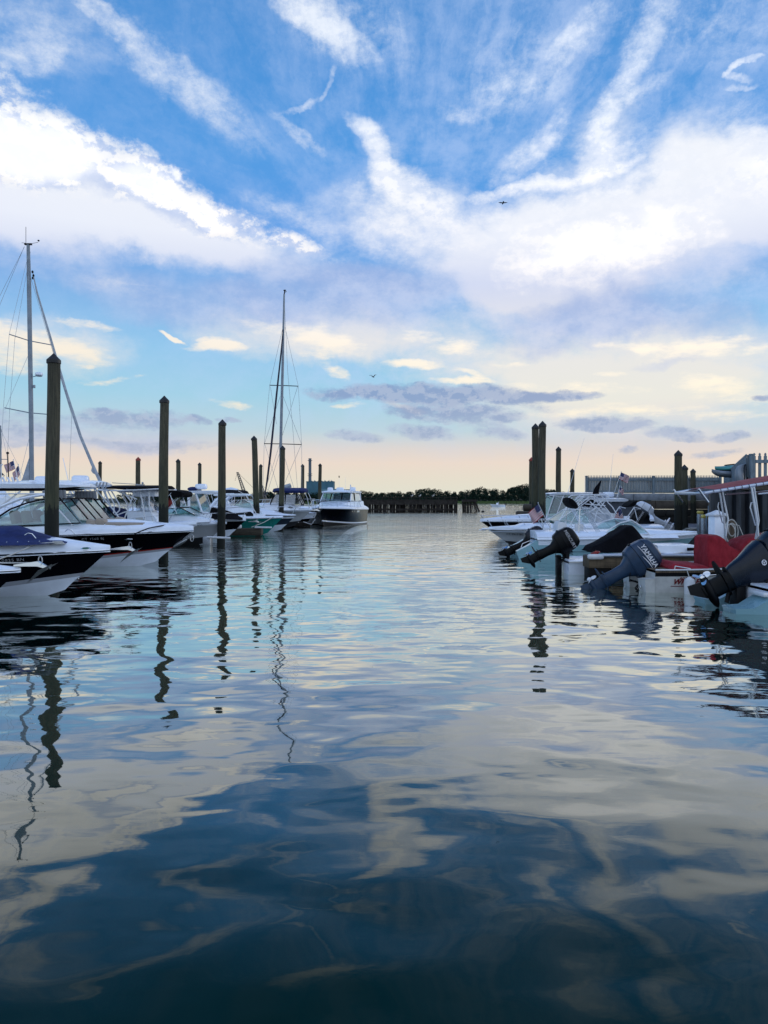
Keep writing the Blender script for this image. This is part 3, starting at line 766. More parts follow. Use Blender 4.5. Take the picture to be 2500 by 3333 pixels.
def crest(px):      # crown tops of the skyline in photograph pixels
    pts = [(400, 1618), (640, 1612), (720, 1604), (800, 1612), (870, 1600), (1000, 1606), (1100, 1604), (1170, 1605), (1240, 1606), (1290, 1602), (1320, 1608), (1345, 1597), (1400, 1595), (1440, 1599), (1480, 1603),
           (1500, 1602), (1530, 1594), (1575, 1586), (1600, 1596), (1640, 1595), (1690, 1584), (1735, 1588), (1790, 1596), (1850, 1604), (1900, 1612), (2100, 1620)]
    for (a, b), (c, d) in zip(pts, pts[1:]):
        if a <= px <= c: return lerp(b, d, (px - a) / (c - a))
    return 1612
for row, (D0, n_t, k0) in enumerate(((408, 84, .84), (425, 90, 1.0))):
    for i in range(n_t):
        px = lerp(420, 2080, (i + rnd.uniform(-.3, .3)) / (n_t - 1)); D = D0 + rnd.uniform(-5, 5) - max(0, (px - 1600)) * .05
        hgt = (H + (1625 - crest(px)) / F * D) * k0 * rnd.uniform(.88, 1.04) - .3
        k = rnd.randrange(5); s_ = hgt / (7.0 + k * .35) * 1.06; loc = ((px - 1250) / F * D, D, .8)
        w_ = max(s_ * rnd.uniform(.9, 1.25), .8)
        zone = next(t for lim, t in ((820, 'seen between the left pilings'), (1000, 'behind the dark furled sail'), (1100, 'beside the blue power station'), (1200, 'behind the black cruiser'), (1300, 'above the left end of the timber pier'), (1400, 'above the middle of the timber pier'), (1495, 'above the right end of the timber pier'), (1570, 'above the leaning pile cluster'), (1660, 'above the distant skiff'), (1740, 'just left of the tall pair of pilings'), (1830, 'between the tall pair and the single piling'), (9999, 'behind the fence and right-hand boats')) if px < lim)
        tl = '%s %s tree %s' % ('tall' if hgt > (H + (1625 - crest(px)) / F * D) * k0 * .96 - .3 else 'lower', 'skyline' if row else 'front row shore', zone)
        if not used[k]:
            used[k] = True; o = protos[k]; o.location = loc; o.rotation_euler = (0, 0, rnd.uniform(0, 6)); o.scale = (w_, w_, s_); o['label'] = tl
        else: copy_tree(protos[k], loc, rnd.uniform(0, 6), (w_, w_, s_), tl)
def undergrowth():
    mb = MB(); rnd = random.Random(8)
    for i in range(16000):
        px = rnd.uniform(380, 2120); D = rnd.uniform(399, 432) - max(0, (px - 1600)) * .05; x = (px - 1250) / F * D
        p = Vector((x, D, .6 + rnd.random() ** 1.3 * 4.2)); s_ = rnd.uniform(.3, .6)
        n_ = Vector((rnd.gauss(0, 1), rnd.gauss(0, 1), rnd.gauss(0, 1))).normalized(); u = n_.orthogonal().normalized() * s_; w = n_.cross(u) .normalized() * s_ * .7
        mb.add([p - u, p - w, p + u, p + w], [(0, 1, 2, 3)])
    o = mb.build('undergrowth', LEAF, smooth=False); o['kind'] = 'stuff'; tag(o, 'dark brush filling the wood behind the marsh', 'brush')
undergrowth()

# ------------------------------------------------------------------ power station, cranes
CLAD = mat('blue_metal_cladding', (.055, .16, .215, 1), .6, var=.15, vscale=.15)
CLAD2 = mat('pale_blue_cladding', (.12, .25, .31, 1), .6, var=.15, vscale=.2)
STACKM = mat('grey_stack_concrete', (.14, .17, .20, 1), .8, var=.2, vscale=.1)
D = 900.0
p = wpt(1044, 1625, D)
o = thing('power_station', 'blue windowless power station building with a tall chimney beyond the wood', 'power station', (p.x, D, 0))
pm = F / D
mb = MB(); mb.box((0, 0, 11.6), (88 / pm, 22, 23.2)); mb.box((0, 0, 23.5), (89.5 / pm, 22.6, .6)); mb.build('wall', CLAD, o)
mb = MB(); mb.box((14, -14, 9), (54 / pm * 1.5, 8, 11)); mb.box((24, -13, 7), (30, 6, 14)); mb.build('annex', CLAD2, o)
mb = MB()
for k in range(7): mb.box((-13 + 4.3 * k + (k % 3), -2, 24.6), (.5, .5, 2.2)); mb.box((-11 + 4.1 * k, 0, 24.2), (1.6, 1.6, 1.0))
mb.tube([(8, -11.3, 4), (8, -11.3, 23)], .4, 6); mb.build('roof_vents', CLAD, o)
st = MB(); st.lathe([(2.0, 0), (1.9, 24), (1.75, 38), (1.75, 51.2), (1.9, 51.4), (1.9, 52.2), (1.3, 52.3)], (-13.5, 4, 0), 16)
c_ = st.build('chimney', STACKM, o)
st = MB()
for z in (31, 33.2, 49.5): st.lathe([(1.8, -.2), (2.9, -.2), (2.9, .3), (1.8, .3)], (-13.5, 4, z), 14)
st.build('gallery', STACKM, c_)
CRANE = mat('crane_lattice_paint', (.20, .18, .15, 1), .7, var=.3, vscale=2)
def crane(lbl, bx, by, tx, ty, D):
    a, b = wpt(bx, by, D), wpt(tx, ty, D); o = thing('lattice_crane', lbl, 'crane', (a.x, D, 0)); mb = MB(); n = 16
    a = Vector((0, 0, 1)); b = Vector((b.x - wpt(bx, by, D).x, 0, b.z)); w = .75
    off = [(-w, -w), (w, -w), (w, w), (-w, w)]
    for x, y in off: mb.tube([a + Vector((x, y, 0)), b + Vector((x * .4, y * .4, 0))], .13, 4)
    for i in range(n):
        for (q, r_) in ((0, 1), (2, 3), (1, 2), (3, 0)):
            k0, k1 = i / n, (i + 1) / n; s0, s1 = lerp(1, .4, k0), lerp(1, .4, k1)
            mb.tube([a.lerp(b, k0) + Vector((off[q][0] * s0, off[q][1] * s0, 0)), a.lerp(b, k1) + Vector((off[r_][0] * s1, off[r_][1] * s1, 0))], .08, 4)
    mb.build('boom', CRANE, o)
    c = MB(); c.tube([b, b + Vector((-1.0, 0, -3.5))], .05, 4); c.tube([b, (7, 0, 2)], .05, 4); c.build('cable', RUB, o)
    c = MB(); c.box((1.5, 0, 1.2), (6, 3, 2.4), bev=.3); c.build('cab', CRANE, o)
crane('tall lattice crane boom leaning left behind the left marina boats', 806, 1612, 773, 1537, 300)
crane('shorter lattice crane boom right of the taller crane boom', 866, 1622, 852, 1580, 330)

# ------------------------------------------------------------------ pilings
def piling(px, top, D, lbl, r=.17, capm=None, lean=0.0, seed=0):
    p = wpt(px, top, D); hgt = p.z; rr = r
    o = thing('mooring_piling', lbl, 'piling', (p.x - lean, D, 0), random.Random(px).uniform(0, 6), 'timber mooring pilings')
    rnd = random.Random(seed + px); n = 16; rings = []
    zs = [-1.2 + (hgt - .23 + 1.2) * k / 14 for k in range(15)]
    ph = [rnd.uniform(0, 6) for _ in range(4)]
    ca, sa = math.cos(-o.rotation_euler.z), math.sin(-o.rotation_euler.z)
    for z in zs:
        q = z / hgt; w = rr * (1.10 - .14 * q); cx = lean * q + .012 * math.sin(z * 1.1 + ph[0]); cy = .012 * math.cos(z * .9 + ph[1])
        lx, ly = cx * ca - cy * sa, cx * sa + cy * ca
        rings.append([(lx + w * (1 + .035 * math.sin(3 * a_ + ph[2]) + .02 * math.sin(5 * a_ + z + ph[3])) * math.cos(a_), ly + w * (1 + .035 * math.sin(3 * a_ + ph[2])) * math.sin(a_), z) for a_ in [6.28318 * k / n for k in range(n)]])
    mb = MB(); mb.loft(rings); mb.build('post', PILE, o)
    c = MB(); lx, ly = lean * ca, lean * sa
    c.lathe([(rr * 1.0, -.04), (rr * 1.09, -.03), (rr * 1.09, .06), (rr * .99, .080), (rr * .52, .16), (.012, .245)], (lx, ly, hgt - .245), 20)
    c.build('cap', capm or CAPM, o)
    return o
PL_ = [(175, 1150, 20, 'tallest and nearest left piling, between the blue covered boat and the hardtop boat', 0.06),
       (535, 1288, 28, 'tall piling standing behind the beige cushioned bow of the black hardtop boat', .05),
       (724, 1365, 34, 'piling behind the white bow with black registration letters', .05),
       (827, 1418, 44, 'slim dark piling in front of the teal hulled boat', -.22),
       (920, 1450, 49, 'piling standing just right of the dark furled sail of the tall sailboat', .12),
       (326, 1500, 72, 'far piling beside the foot of the white furled forestay', 0),
       (450, 1487, 54, 'far piling with a reddish tip behind the black T-top', 0),
       (580, 1493, 58, 'far piling above the black rolled bimini', 0),
       (650, 1505, 72, 'far piling above the white radar on the pilothouse boat', 0),
       (849, 1510, 72, 'far piling between the slim dark piling and the dark furled sail', 0),
       (985, 1510, 74, 'far piling left of the blue power station', 0),
       (1042, 1508, 74, 'far piling in front of the blue power station, left of the black cruiser cabin', .06),
       (1743, 1378, 35.6, 'left and slightly shorter piling of the tall right-hand pair', 0),
       (1766, 1370, 34.8, 'right and tallest piling of the tall right-hand pair', .04),
       (1818, 1453, 49, 'single mid-height piling right of the tall pair', 0),
       (1863, 1525, 58, 'short piling beside the long whip antenna, right of the tall pair', 0),
       (2208, 1465, 34, 'thick piling in front of the stone sea wall at right', 0),
       (2228, 1512, 38, 'piling half hidden behind the thick piling at right', 0),
       (2256, 1525, 50, 'slim far piling against the fence, right of the thick piling', 0)]
for px, top, D, lbl, ln in PL_: piling(px, top, D, lbl, lean=ln, capm=CAPR if px == 450 else None)
piling(1730, 1488, 52, 'piling with a red cap behind the tall right-hand pair', capm=CAPR)

# ------------------------------------------------------------------ far timber pier and dolphin
def far_pier():
    D = 126; s_ = F / D; x0, x1 = (1165 - 1250) / s_, (1488 - 1250) / s_
    o = thing('timber_pier', 'long derelict timber pier on close-set piles across the harbour', 'pier', ((x0 + x1) / 2, D, 0)); rnd = random.Random(4)
    L = x1 - x0; n = 92
    for i in range(n):
        x = -L / 2 + L * (i + rnd.uniform(-.25, .25)) / (n - 1); y = rnd.choice((-.5, 0, .6)); r = rnd.uniform(.08, .14) * (1.5 if i % 8 < 2 else 1)
        mb = MB(); mb.tube([(x, y, -1), (x + rnd.uniform(-.05, .05), y, 1.75 + rnd.uniform(-.1, .35))], r, 6); mb.build('pile', TIMB2, o)
    mb = MB()
    mb.box((0, -.75, .35), (L, .18, .30)); mb.box((0, -.78, 1.50), (L, .22, .62)); mb.box((0, 0, 1.95), (L, 1.7, .18))
    for i in range(17): mb.box((-L / 2 + L * i / 16, -.1, 2.2), (.12, .12, .55))
    mb.box((0, -.1, 2.42), (L, .08, .10)); mb.build('deck', TIMB2, o)
    d = thing('pile_dolphin', 'cluster of leaning timber piles off the end of the derelict pier', 'pile cluster', ((1530 - 1250) / s_, D, 0))
    for i in range(17):
        x = -1.35 + 2.5 * i / 16; lean = max(0, x) * .75
        mb = MB(); y = rnd.uniform(-.5, .5); mb.tube([(x + lean * .9 + .12, y, -.8), (x - lean * .25, y, 1.8 + rnd.uniform(-.2, .2))], .085, 6); mb.build('pile', TIMB2, d)
    mb = MB(); mb.box((-.1, 0, 1.85), (2.5, 1.2, .4)); mb.box((-.1, -.6, 1.2), (2.3, .12, .2)); mb.tube([(-.75, 0, 2), (-.75, 0, 3.2)], .04, 5); mb.build('cap_beam', TIMB2, d)
    for k, px in enumerate((1340, 1366, 1409)):
        p = wpt(px, 1619, D); gull(('left', 'middle', 'right')[k] + ' one of three small white gulls perched on the derelict pier', (p.x, D, 2.49))
TIMB2 = mat('dark_wet_timber', (.026, .021, .017, 1), .9, var=.5, vscale=2)
BIRDW = mat('white_feathers', (.6, .6, .6, 1), .8); BIRDG = mat('dark_feathers', (.05, .055, .06, 1), .8)
def gull(lbl, loc):
    o = thing('gull', lbl, 'bird', loc, 0, 'gulls perched on the derelict pier')
    mb = MB(); mb.ell((0, 0, .22), (.24, .10, .10)); mb.ell((.2, 0, .36), (.07, .06, .07)); mb.tube([(.12, 0, .24), (.2, 0, .36)], [.07, .05], 6)
    mb.tube([(0, -.03, .16), (0, -.03, 0)], .012, 4); mb.tube([(0, .03, .16), (0, .03, 0)], .012, 4); mb.build('body', BIRDW, o)
    w = MB(); w.ell((-.08, .07, .25), (.22, .03, .07)); w.ell((-.08, -.07, .25), (.22, .03, .07)); w.build('wing', BIRDG, o)
    b = MB(); b.tube([(.26, 0, .36), (.34, 0, .34)], [.018, .005], 5); b.build('beak', BRNC, o)
far_pier()
def flying(lbl, px, py, D, span, up, rz):
    p = wpt(px, py, D); o = thing('flying_bird', lbl, 'bird', p, rz)
    mb = MB(); mb.ell((0, 0, 0), (.20, .07, .06)); mb.ell((.2, 0, .01), (.06, .04, .04)); mb.prism([(-.15, .01), (-.34, .02), (-.34, -.01), (-.15, -.02)], -.05, .05); mb.build('body', BIRDG, o)
    for sd in (1, -1):
        w = MB(); w.loft([[(.07, 0, .02), (-.08, 0, .02), (-.08, 0, .0), (.07, 0, .0)], [(.11, sd * span * .25, up * .7 + .02), (-.06, sd * span * .25, up * .7 + .02), (-.06, sd * span * .25, up * .7), (.11, sd * span * .25, up * .7)],
                           [(-.02, sd * span * .5, up * .6), (-.08, sd * span * .5, up * .6), (-.08, sd * span * .5, up * .6 - .008), (-.02, sd * span * .5, up * .6 - .008)]]); w.build('wing', BIRDG, o)
flying('dark bird gliding high in the sky right of centre', 1637, 661, 60, .72, .05, R(90))
flying('small bird with raised wings low above the tall sailboat side', 1215, 1227, 90, 1.1, .35, R(60))
p = wpt(1572, 1667, 120); o = thing('mooring_buoy', 'tiny dark buoy floating right of the leaning pile cluster', 'buoy', (p.x, 120, 0))
mb = MB(); mb.lathe([(.05, -.15), (.25, -.1), (.3, .05), (.2, .2), (.05, .26)], n=12); mb.tube([(0, 0, .2), (0, 0, .4)], .02, 5); mb.build('float', RUB, o)

# ------------------------------------------------------------------ sea wall, fences, bulkhead at right
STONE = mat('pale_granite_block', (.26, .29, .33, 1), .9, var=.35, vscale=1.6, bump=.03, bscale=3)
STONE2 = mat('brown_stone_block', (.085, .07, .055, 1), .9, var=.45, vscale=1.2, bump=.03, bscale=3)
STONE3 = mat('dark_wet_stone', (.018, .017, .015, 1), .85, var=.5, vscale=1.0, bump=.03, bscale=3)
DS = 50.0
def sea_wall():
    x0, x1 = (1790 - 1250) / F * DS, 23.0; rnd = random.Random(12)
    o = thing('sea_wall', 'stone block sea wall with pale coping below the grey fence', 'sea wall', ((x0 + x1) / 2, DS, 0))
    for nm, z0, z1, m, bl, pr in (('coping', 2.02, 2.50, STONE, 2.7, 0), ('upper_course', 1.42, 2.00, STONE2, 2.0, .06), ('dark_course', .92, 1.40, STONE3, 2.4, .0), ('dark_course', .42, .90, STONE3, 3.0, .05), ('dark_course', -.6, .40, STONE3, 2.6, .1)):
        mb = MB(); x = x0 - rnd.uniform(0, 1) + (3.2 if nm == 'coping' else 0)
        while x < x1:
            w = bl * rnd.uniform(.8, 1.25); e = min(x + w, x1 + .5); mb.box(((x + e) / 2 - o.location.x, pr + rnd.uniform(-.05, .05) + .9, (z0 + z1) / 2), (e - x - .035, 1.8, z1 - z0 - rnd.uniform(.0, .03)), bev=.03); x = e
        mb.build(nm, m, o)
sea_wall()
def fence(name, lbl, a, b, z0, z1, solid, seg=2.4, pick=.13):
    """posts, rails and boards with pointed pickets on top, from a to b"""
    a = Vector((a[0], a[1], 0)); b = Vector((b[0], b[1], 0)); L = (b - a).length; rz = math.atan2(b.y - a.y, b.x - a.x)
    o = thing(name, lbl, 'fence', (a.x, a.y, 0), rz); n = max(1, round(L / seg)); h = z1 - z0
    for i in range(n + 1):
        mb = MB(); mb.box((L * i / n, -.09, z0 + h * .46), (.14, .14, h * .95)); mb.box((L * i / n, -.09, z0 + h * .945), (.18, .18, .04)); mb.build('post', FENCEW, o)
    mb = MB()
    for z in ((z0 + .16, z1 - .32) if not solid else (z0 + .12, z0 + h * .74)): mb.box((L / 2, -.045, z), (L, .05, .12))
    mb.build('rail', FENCEW, o)
    mb = MB(); w = pick; k = int(L / w)
    for i in range(k):
        x = (i + .5) * L / k; g = .012 if solid else w * .42; hw = L / k / 2
        ww = hw - g / 2 if not solid else hw - .006
        ztop = z0 + h * (.87 if solid else 0)
        if solid: mb.box((x, 0, (z0 + ztop) / 2), (2 * ww, .025, ztop - z0))
        pw = hw * .55; zb = ztop if solid else z0
        mb.prism([(x - pw, zb), (x + pw, zb), (x + pw, z1 - .13), (x + pw * .45, z1 - .09), (x + pw * .8, z1 - .05), (x, z1), (x - pw * .8, z1 - .05), (x - pw * .45, z1 - .09), (x - pw, z1 - .13)], -.014, .014)
    mb.build('pickets', FENCEW, o)
    return o
fence('picket_fence', 'long grey solid fence with picket tops standing on the stone sea wall', ((1912 - 1250) / F * DS, DS + .3), (22.9, DS + .3), 2.52, 3.74, True, pick=.105)
fence('picket_fence', 'grey fence running away from the corner of the raised deck to the sea wall', (13.42, 27.3), (22.9, 49.7), 2.68, 3.78, True, seg=2.4)
fence('picket_fence', 'open grey picket fence along the front of the raised deck at the right edge', (13.45, 27.0), (19.5, 26.0), 2.68, 3.80, False, seg=3.0, pick=.19)
for i, (x, h) in enumerate(((0, 0),)): pass
# braces of the long fence
SHEET = mat('dark_corrugated_steel', (.022, .03, .04, 1), .45, metal=.4, var=.6, vscale=1.2, vec=(3, 3, .6), color2=(.008, .009, .012, 1))
def bulkhead():
    o = thing('corrugated_bulkhead', 'dark corrugated sheet pile bulkhead under the raised deck', 'bulkhead', (11.6, 26.2, 0))
    mb = MB(); pts = []; L = 9.0; k = 0; x = 0.0
    while x < L:
        for dx_, dy_ in ((0, 0), (.16, 0), (.22, .14), (.38, .14)): pts.append((x + dx_, dy_ - x * .1))
        x += .44
    back = []
    a = Vector((0, 0)); b = Vector((11.2, 23.6)); n = 50
    for i in range(n, 0, -1):
        p = a.lerp(b, i / n); w = .07 * (1 if i % 4 < 2 else -1); back.append((p.x - w, p.y + w * .4))
    pts = back + pts
    mb.loft([[(x, y, -1) for x, y in pts], [(x, y, 2.42) for x, y in pts]], closed=False); mb.build('sheet_piles', SHEET, o, smooth=False)
    c = MB(); c.box((5.6, -.30, 2.52), (9.2, .5, .16), rz=-.1); c.build('top_beam', TIMB, o)
    d = MB(); d.add([(1.0, -.1, 2.60), (10.5, -1.1, 2.60), (22, 23, 2.60), (11.0, 23.5, 2.60), (1.0, -.1, 2.66), (10.5, -1.1, 2.66), (22, 23, 2.66), (11.0, 23.5, 2.66)], [(3, 2, 1, 0), (4, 5, 6, 7), (0, 1, 5, 4), (1, 2, 6, 5), (2, 3, 7, 6), (3, 0, 4, 7)]); d.build('raised_deck', TIMB, o, smooth=False)
bulkhead()
# timbers left of the tall pair
for i, (px0, px1, py, D, lbl) in enumerate(((1703, 1800, 1652, 44, 'upper thick round timber baulk behind the tall right-hand pair'), (1680, 1800, 1675, 43, 'middle timber baulk projecting farthest left behind the tall pair'), (1680, 1800, 1697, 42.4, 'lowest timber baulk near the water behind the tall pair'))):
    a, b = wpt(px0, py, D), wpt(px1, py, D); o = thing('timber_baulk', lbl, 'timber', (a.x, D, a.z), 0, 'timber baulks of the old breakwater')
    mb = MB(); mb.loft([[(x, .24 * math.cos(q), .21 * math.sin(q) * 1.0) for q in [6.28318 * k / 12 for k in range(12)]] if e == 1 else [(x, .20 * math.cos(q), .17 * math.sin(q)) for q in [6.28318 * k / 12 for k in range(12)]] for x, e in ((0, 0), (.06, 1), (b.x - a.x, 1))]); mb.build('log', TIMB, o)

# kayaks on the receding fence
KAY = mat('teal_kayak_plastic', (.02, .20, .20, 1), .35); KAYG = mat('grey_canoe_skin', (.20, .23, .26, 1), .5, var=.2, vscale=3)
def kayak(lbl, p, L, m, rz, ry=0.0, rx=0.0):
    o = thing('kayak', lbl, 'kayak', p, rz); o.rotation_euler = (rx, ry, rz); mb = MB(); rings = []
    for i in range(13):
        u = -1 + 2 * i / 12; w = .33 * max(.03, (1 - abs(u) ** 2.2)); up = .14 * abs(u) ** 3
        rings.append([(u * L / 2, w * math.cos(q), .17 * (1 - .5 * abs(u) ** 3) * math.sin(q) + up) for q in [6.28318 * k / 12 for k in range(12)]])
    mb.loft(rings); h = mb.build('hull', m, o); c = MB(); c.tube([(.45 * math.cos(q), .22 * math.sin(q), .19) for q in [6.28318 * k / 16 for k in range(16)]], .02, 5, closed=True); c.build('cockpit_rim', RUB, h)
kayak('teal kayak lying on brackets above the receding grey fence', wpt(2378, 1524, 40), 3.0, KAY, R(35), R(-6))
kayak('pale timber skiff jutting out under the teal kayak', wpt(2366, 1544, 39), 1.9, KAYG, R(15), R(3))
kayak('grey canoe leaning on the corner of the picket fence', wpt(2410, 1548, 27.2), 1.05, KAYG, R(64), R(-52), R(75))

# ------------------------------------------------------------------ floating dock at right
def main_dock():
    o = thing('floating_dock', 'grey planked floating dock running along the bulkhead at right', 'dock', (0, 0, 0))
    q = [(8.3, 19.0), (11.2, 19.0), (14.0, 30), (22.0, 48.5), (20.0, 48.5), (12.6, 30)]
    q = [(8.9, 19.2), (11.3, 19.2), (15.6, 36), (21.0, 48.6), (18.6, 48.6), (13.9, 33)]
    mb = MB(); n = len(q)
    mb.add([(x, y, .44) for x, y in q] + [(x, y, .50) for x, y in q], [tuple(reversed(range(n))), tuple(range(n, 2 * n))] + [(i, (i + 1) % n, n + (i + 1) % n, n + i) for i in range(n)]); mb.build('planking', DECKW, o, smooth=False)
    mb = MB(); mb.add([(x, y, -.25) for x, y in q] + [(x, y, .435) for x, y in q], [tuple(range(n))] + [(i, (i + 1) % n, n + (i + 1) % n, n + i) for i in range(n)]); mb.build('float', TIMB2, o, smooth=False)
    o2 = thing('finger_dock', 'brown timber finger dock in front of the black covered skiff', 'dock', wpt(1907, 1625, 20.0).xy.to_3d(), 0)
    a = wpt(1907, 1625, 20.0).x; L = 9.0 - a
    mb = MB(); mb.box((L / 2, 0, .41), (L, .62, .30), bev=.01); mb.build('side_board', DOCKW, o2)
    mb = MB(); mb.box((L / 2, 0, .575), (L - .02, .58, .03)); mb.build('planking', DECKW, o2)
    mb = MB()
    for k in range(4): mb.box((.32 + k * 1.25 * .9, 0, .10), (.62, .5, .52), bev=.05)
    mb.build('float', RUB, o2)
    mb = MB(); mb.tube([(.35, -.33, .60), (L, -.33, .60)], .05, 10); mb.build('edge_pipe', ALUM, o2)
    mb = MB(); mb.box((.18, -.30, .565), (.42, .16, .13), bev=.04); mb.build('bumper', PLAST, o2)
    b = thing('dock_line', 'red rope coiled on the end of the finger dock', 'rope', (a + .22, 20, .60)); mb = MB()
    mb.tube([(.10 * math.cos(t) * (1 - t / 40) + .02 * t / 3, .10 * math.sin(t), .02 + .004 * t) for t in [k * .45 for k in range(34)]], .016, 6); mb.build('coil', REDP, b)
main_dock()
def pedestal():
    p = wpt(2333, 1625, 21); o = thing('power_pedestal', 'tall white dock power pedestal with a pyramid cap', 'pedestal', (p.x, 21, .5), R(8))
    mb = MB(); mb.box((0, 0, .56), (.33, .33, 1.12), bev=.02); mb.build('cabinet', WHITE, o)
    mb = MB(); mb.loft([[(sx * w, sy * w, z) for sx, sy in ((-1, -1), (1, -1), (1, 1), (-1, 1))] for w, z in ((.205, 1.12), (.215, 1.14), (.215, 1.17), (.02, 1.29))]); mb.build('cap', PLAST, o, smooth=False)
    mb = MB(); mb.box((.175, 0, .62), (.04, .12, .3)); mb.build('outlet_box', RUB, o)
    p = wpt(2382, 1625, 21.6); o = thing('dock_post', 'round topped brown wooden post beside the white hose', 'post', (p.x, 21.6, .45))
    mb = MB(); mb.lathe([(.11, -.4), (.11, .90), (.10, .99), (.06, 1.06), (.01, 1.08)], n=14); mb.build('post', POSTW, o)
    p = wpt(2371, 1740, 20.9); o = thing('water_hose', 'coil of white water hose hanging beside the pedestal', 'hose', (p.x, 20.6, p.z)); mb = MB()
    for k, (rx_, rz_) in enumerate(((.16, .30), (.13, .26), (.19, .33), (.10, .18))): mb.tube([(v[0] - .1 + .03 * k, v[1] + .02 * k, v[2] + .05 * k) for v in ring_pts((0, 0, 0), rx_, rz_, 22)], .013, 6)
    mb.tube([(-.05, 0, .30), (.16, .02, .27), (.30, .02, -.05), (.22, .02, -.30), (.02, .02, -.22)], .012, 6); mb.build('coil', ROPE, o)
    YEL = mat('yellow_plastic', (.55, .45, .10, 1), .5)
    for i, (px, py, D, l) in enumerate(((2279, 1673, 33, 'farther of two grey dock boxes with yellow tops'), (2294, 1687, 28, 'nearer of two grey dock boxes with yellow tops'))):
        p = wpt(px, py, D); o = thing('utility_pedestal', l, 'pedestal', (p.x, D, .5), 0, 'small yellow topped dock pedestals'); h = p.z - .5
        mb = MB(); mb.box((0, 0, h / 2), (.22, .22, h), bev=.02); mb.build('cabinet', GALV, o); mb = MB(); mb.box((0, 0, h + .07), (.25, .25, .14), bev=.05); mb.build('lamp_top', YEL, o)
    p = wpt(2308, 1700, 27.5); o = thing('water_hose', 'pale blue hose hung in long loops behind the nearer yellow topped pedestal', 'hose', (p.x, 27.5, p.z)); mb = MB()
    for k in range(4): mb.tube([(v[0] + .03 * k, v[1] + .02 * k, v[2]) for v in ring_pts((0, 0, 0), .11 + .02 * k, .34 + .03 * k, 18)], .016, 5)
    mb.tube([(-.02, 0, .3), (-.02, 0, .62)], .02, 5); mb.tube([(.15, 0, .3), (.15, 0, .55)], .02, 5); mb.build('coil', mat('blue_hose', (.22, .32, .42, 1), .6), o)
    p = wpt(2250, 1722, 34); o = thing('dock_cleat_lines', 'tangled mooring lines heaped round a cleat on the grey dock', 'rope', (p.x + .2, 34.5, .55)); mb = MB(); rnd = random.Random(2)
    for k in range(4): mb.tube([(v[0] + rnd.uniform(-.2, .2), v[1] + rnd.uniform(-.15, .15), v[2] * .35 + .08 + rnd.uniform(0, .1)) for v in ring_pts((.1 * k - .1, 0, 0), .22, .12, 14)], .028, 5)
    mb.build('coil', ROPE, o)
pedestal()
# ------------------------------------------------------------------ boats on the left (bows to the right)
def BF(pxb, D, head=1):
    """profile coordinates of a boat: photograph pixels -> local (x, z)"""
    return lambda px, py: (head * (px - pxb) / F * D, H + (1625 - py) / F * D)
def bx_(pxb, D): return ((pxb - 1250) / F * D, D, 0)
def pts2(f, pts, y): return [(f(a, b)[0], y, f(a, b)[1]) for a, b in pts]
def both(mb, f, pts, y, r, n=6, mi=0, y2=None):
    for sd in (1, -1):
        m = len(pts); mb.tube([(f(a, b)[0], sd * (y if y2 is None else lerp(y, y2, i / (m - 1))), f(a, b)[1]) for i, (a, b) in enumerate(pts)], r, n, mi)
def pane(mb, f, pts, y, y2=None, mi=0):
    """flat side pane on both sides; y at the lowest point, y2 at the highest"""
    zs = [f(a, b)[1] for a, b in pts]; lo, hi = min(zs), max(zs)
    for sd in (1, -1):
        q = [(f(a, b)[0], sd * (lerp(y, y2 if y2 is not None else y, (f(a, b)[1] - lo) / max(hi - lo, .01))), f(a, b)[1]) for a, b in pts]
        mb.poly(q, mi)
def crossq(mb, f, lo, hi, y1, y2, mi=0):
    a, b = f(*lo), f(*hi); mb.poly([(a[0], -y1, a[1]), (a[0], y1, a[1]), (b[0], y2, b[1]), (b[0], -y2, b[1])], mi)

# L0 -- bow tip only, with its anchor over the next hull
o = thing('motorboat', 'nearest left boat, only its white bow tip and steel plough anchor in view', 'boat', bx_(66, 13.0)); f = BF(66, 13.0)
h = Hull(6.0, 2.2, .86, .76, .95); h.hull([WHITE, BOOT, BLACK], [(.05, 0), (.92, 2), (1, 1)], o); h.deck(WHITE, o, lambda t: .20 * min(1, (1.02 - t) * 5), toe=.02); h.rub(STEEL, o, .018)
anchor(o, (.20, 0, .90), .98)
mb = MB(); mb.tube([(-.9, -.2, 1.07), (-.3, -.02, .98), (.2, -.02, .98)], .012, 5); mb.build('mooring_line', ROPE, o)

# L1 -- black hull, blue cover
o = thing('motorboat', 'black hulled bowrider with a royal blue canvas cover and CT 0825 on the bow', 'boat', bx_(358, 16.1)); f = BF(358, 16.1); s1 = F / 16.1
h = Hull(7.2, 2.45, 1.0, .86, 1.12, chz=.42); h.hull([WHITE, BOOT, BLACK], [(.14, 1), (1, 2)], o); h.deck(WHITE, o, lambda t: .26 * min(1, (1.02 - t) * 6), toe=.07); h.rub(STEEL, o, .02)
mb = MB(); S = []
for px, py, w in ((-700, 1735, 1.05), (-300, 1722, 1.08), (-60, 1718, 1.08), (20, 1713, 1.06), (50, 1711, 1.04), (75, 1718, 1.02), (110, 1733, .96), (160, 1747, .84), (205, 1755, .66), (236, 1760, .42)):
    x, z = f(px, py); b = f(px, lerp(1768, 1762, max(0, px) / 236))[1]; S.append((x, w, b - .02, w * .45, lerp(b, z, .72), (z - b) * .3))
mb.body(S); cv = wrinkle(mb.build('canvas_cover', NAVY, o), .012, 3)
mb = MB()
for k in range(9): x, z = f(-20 + 30 * k, 1763 - k * .6); mb.ell((x, -1.02 + .045 * max(0, k - 4), z + .03), (.012, .012, .012), n=6, m=4)
mb.build('snap', STEEL, cv)
h.letter('registration', 'CT 0825 BN', .105, .80, .82, -1, LET_S, o, space=1.15)
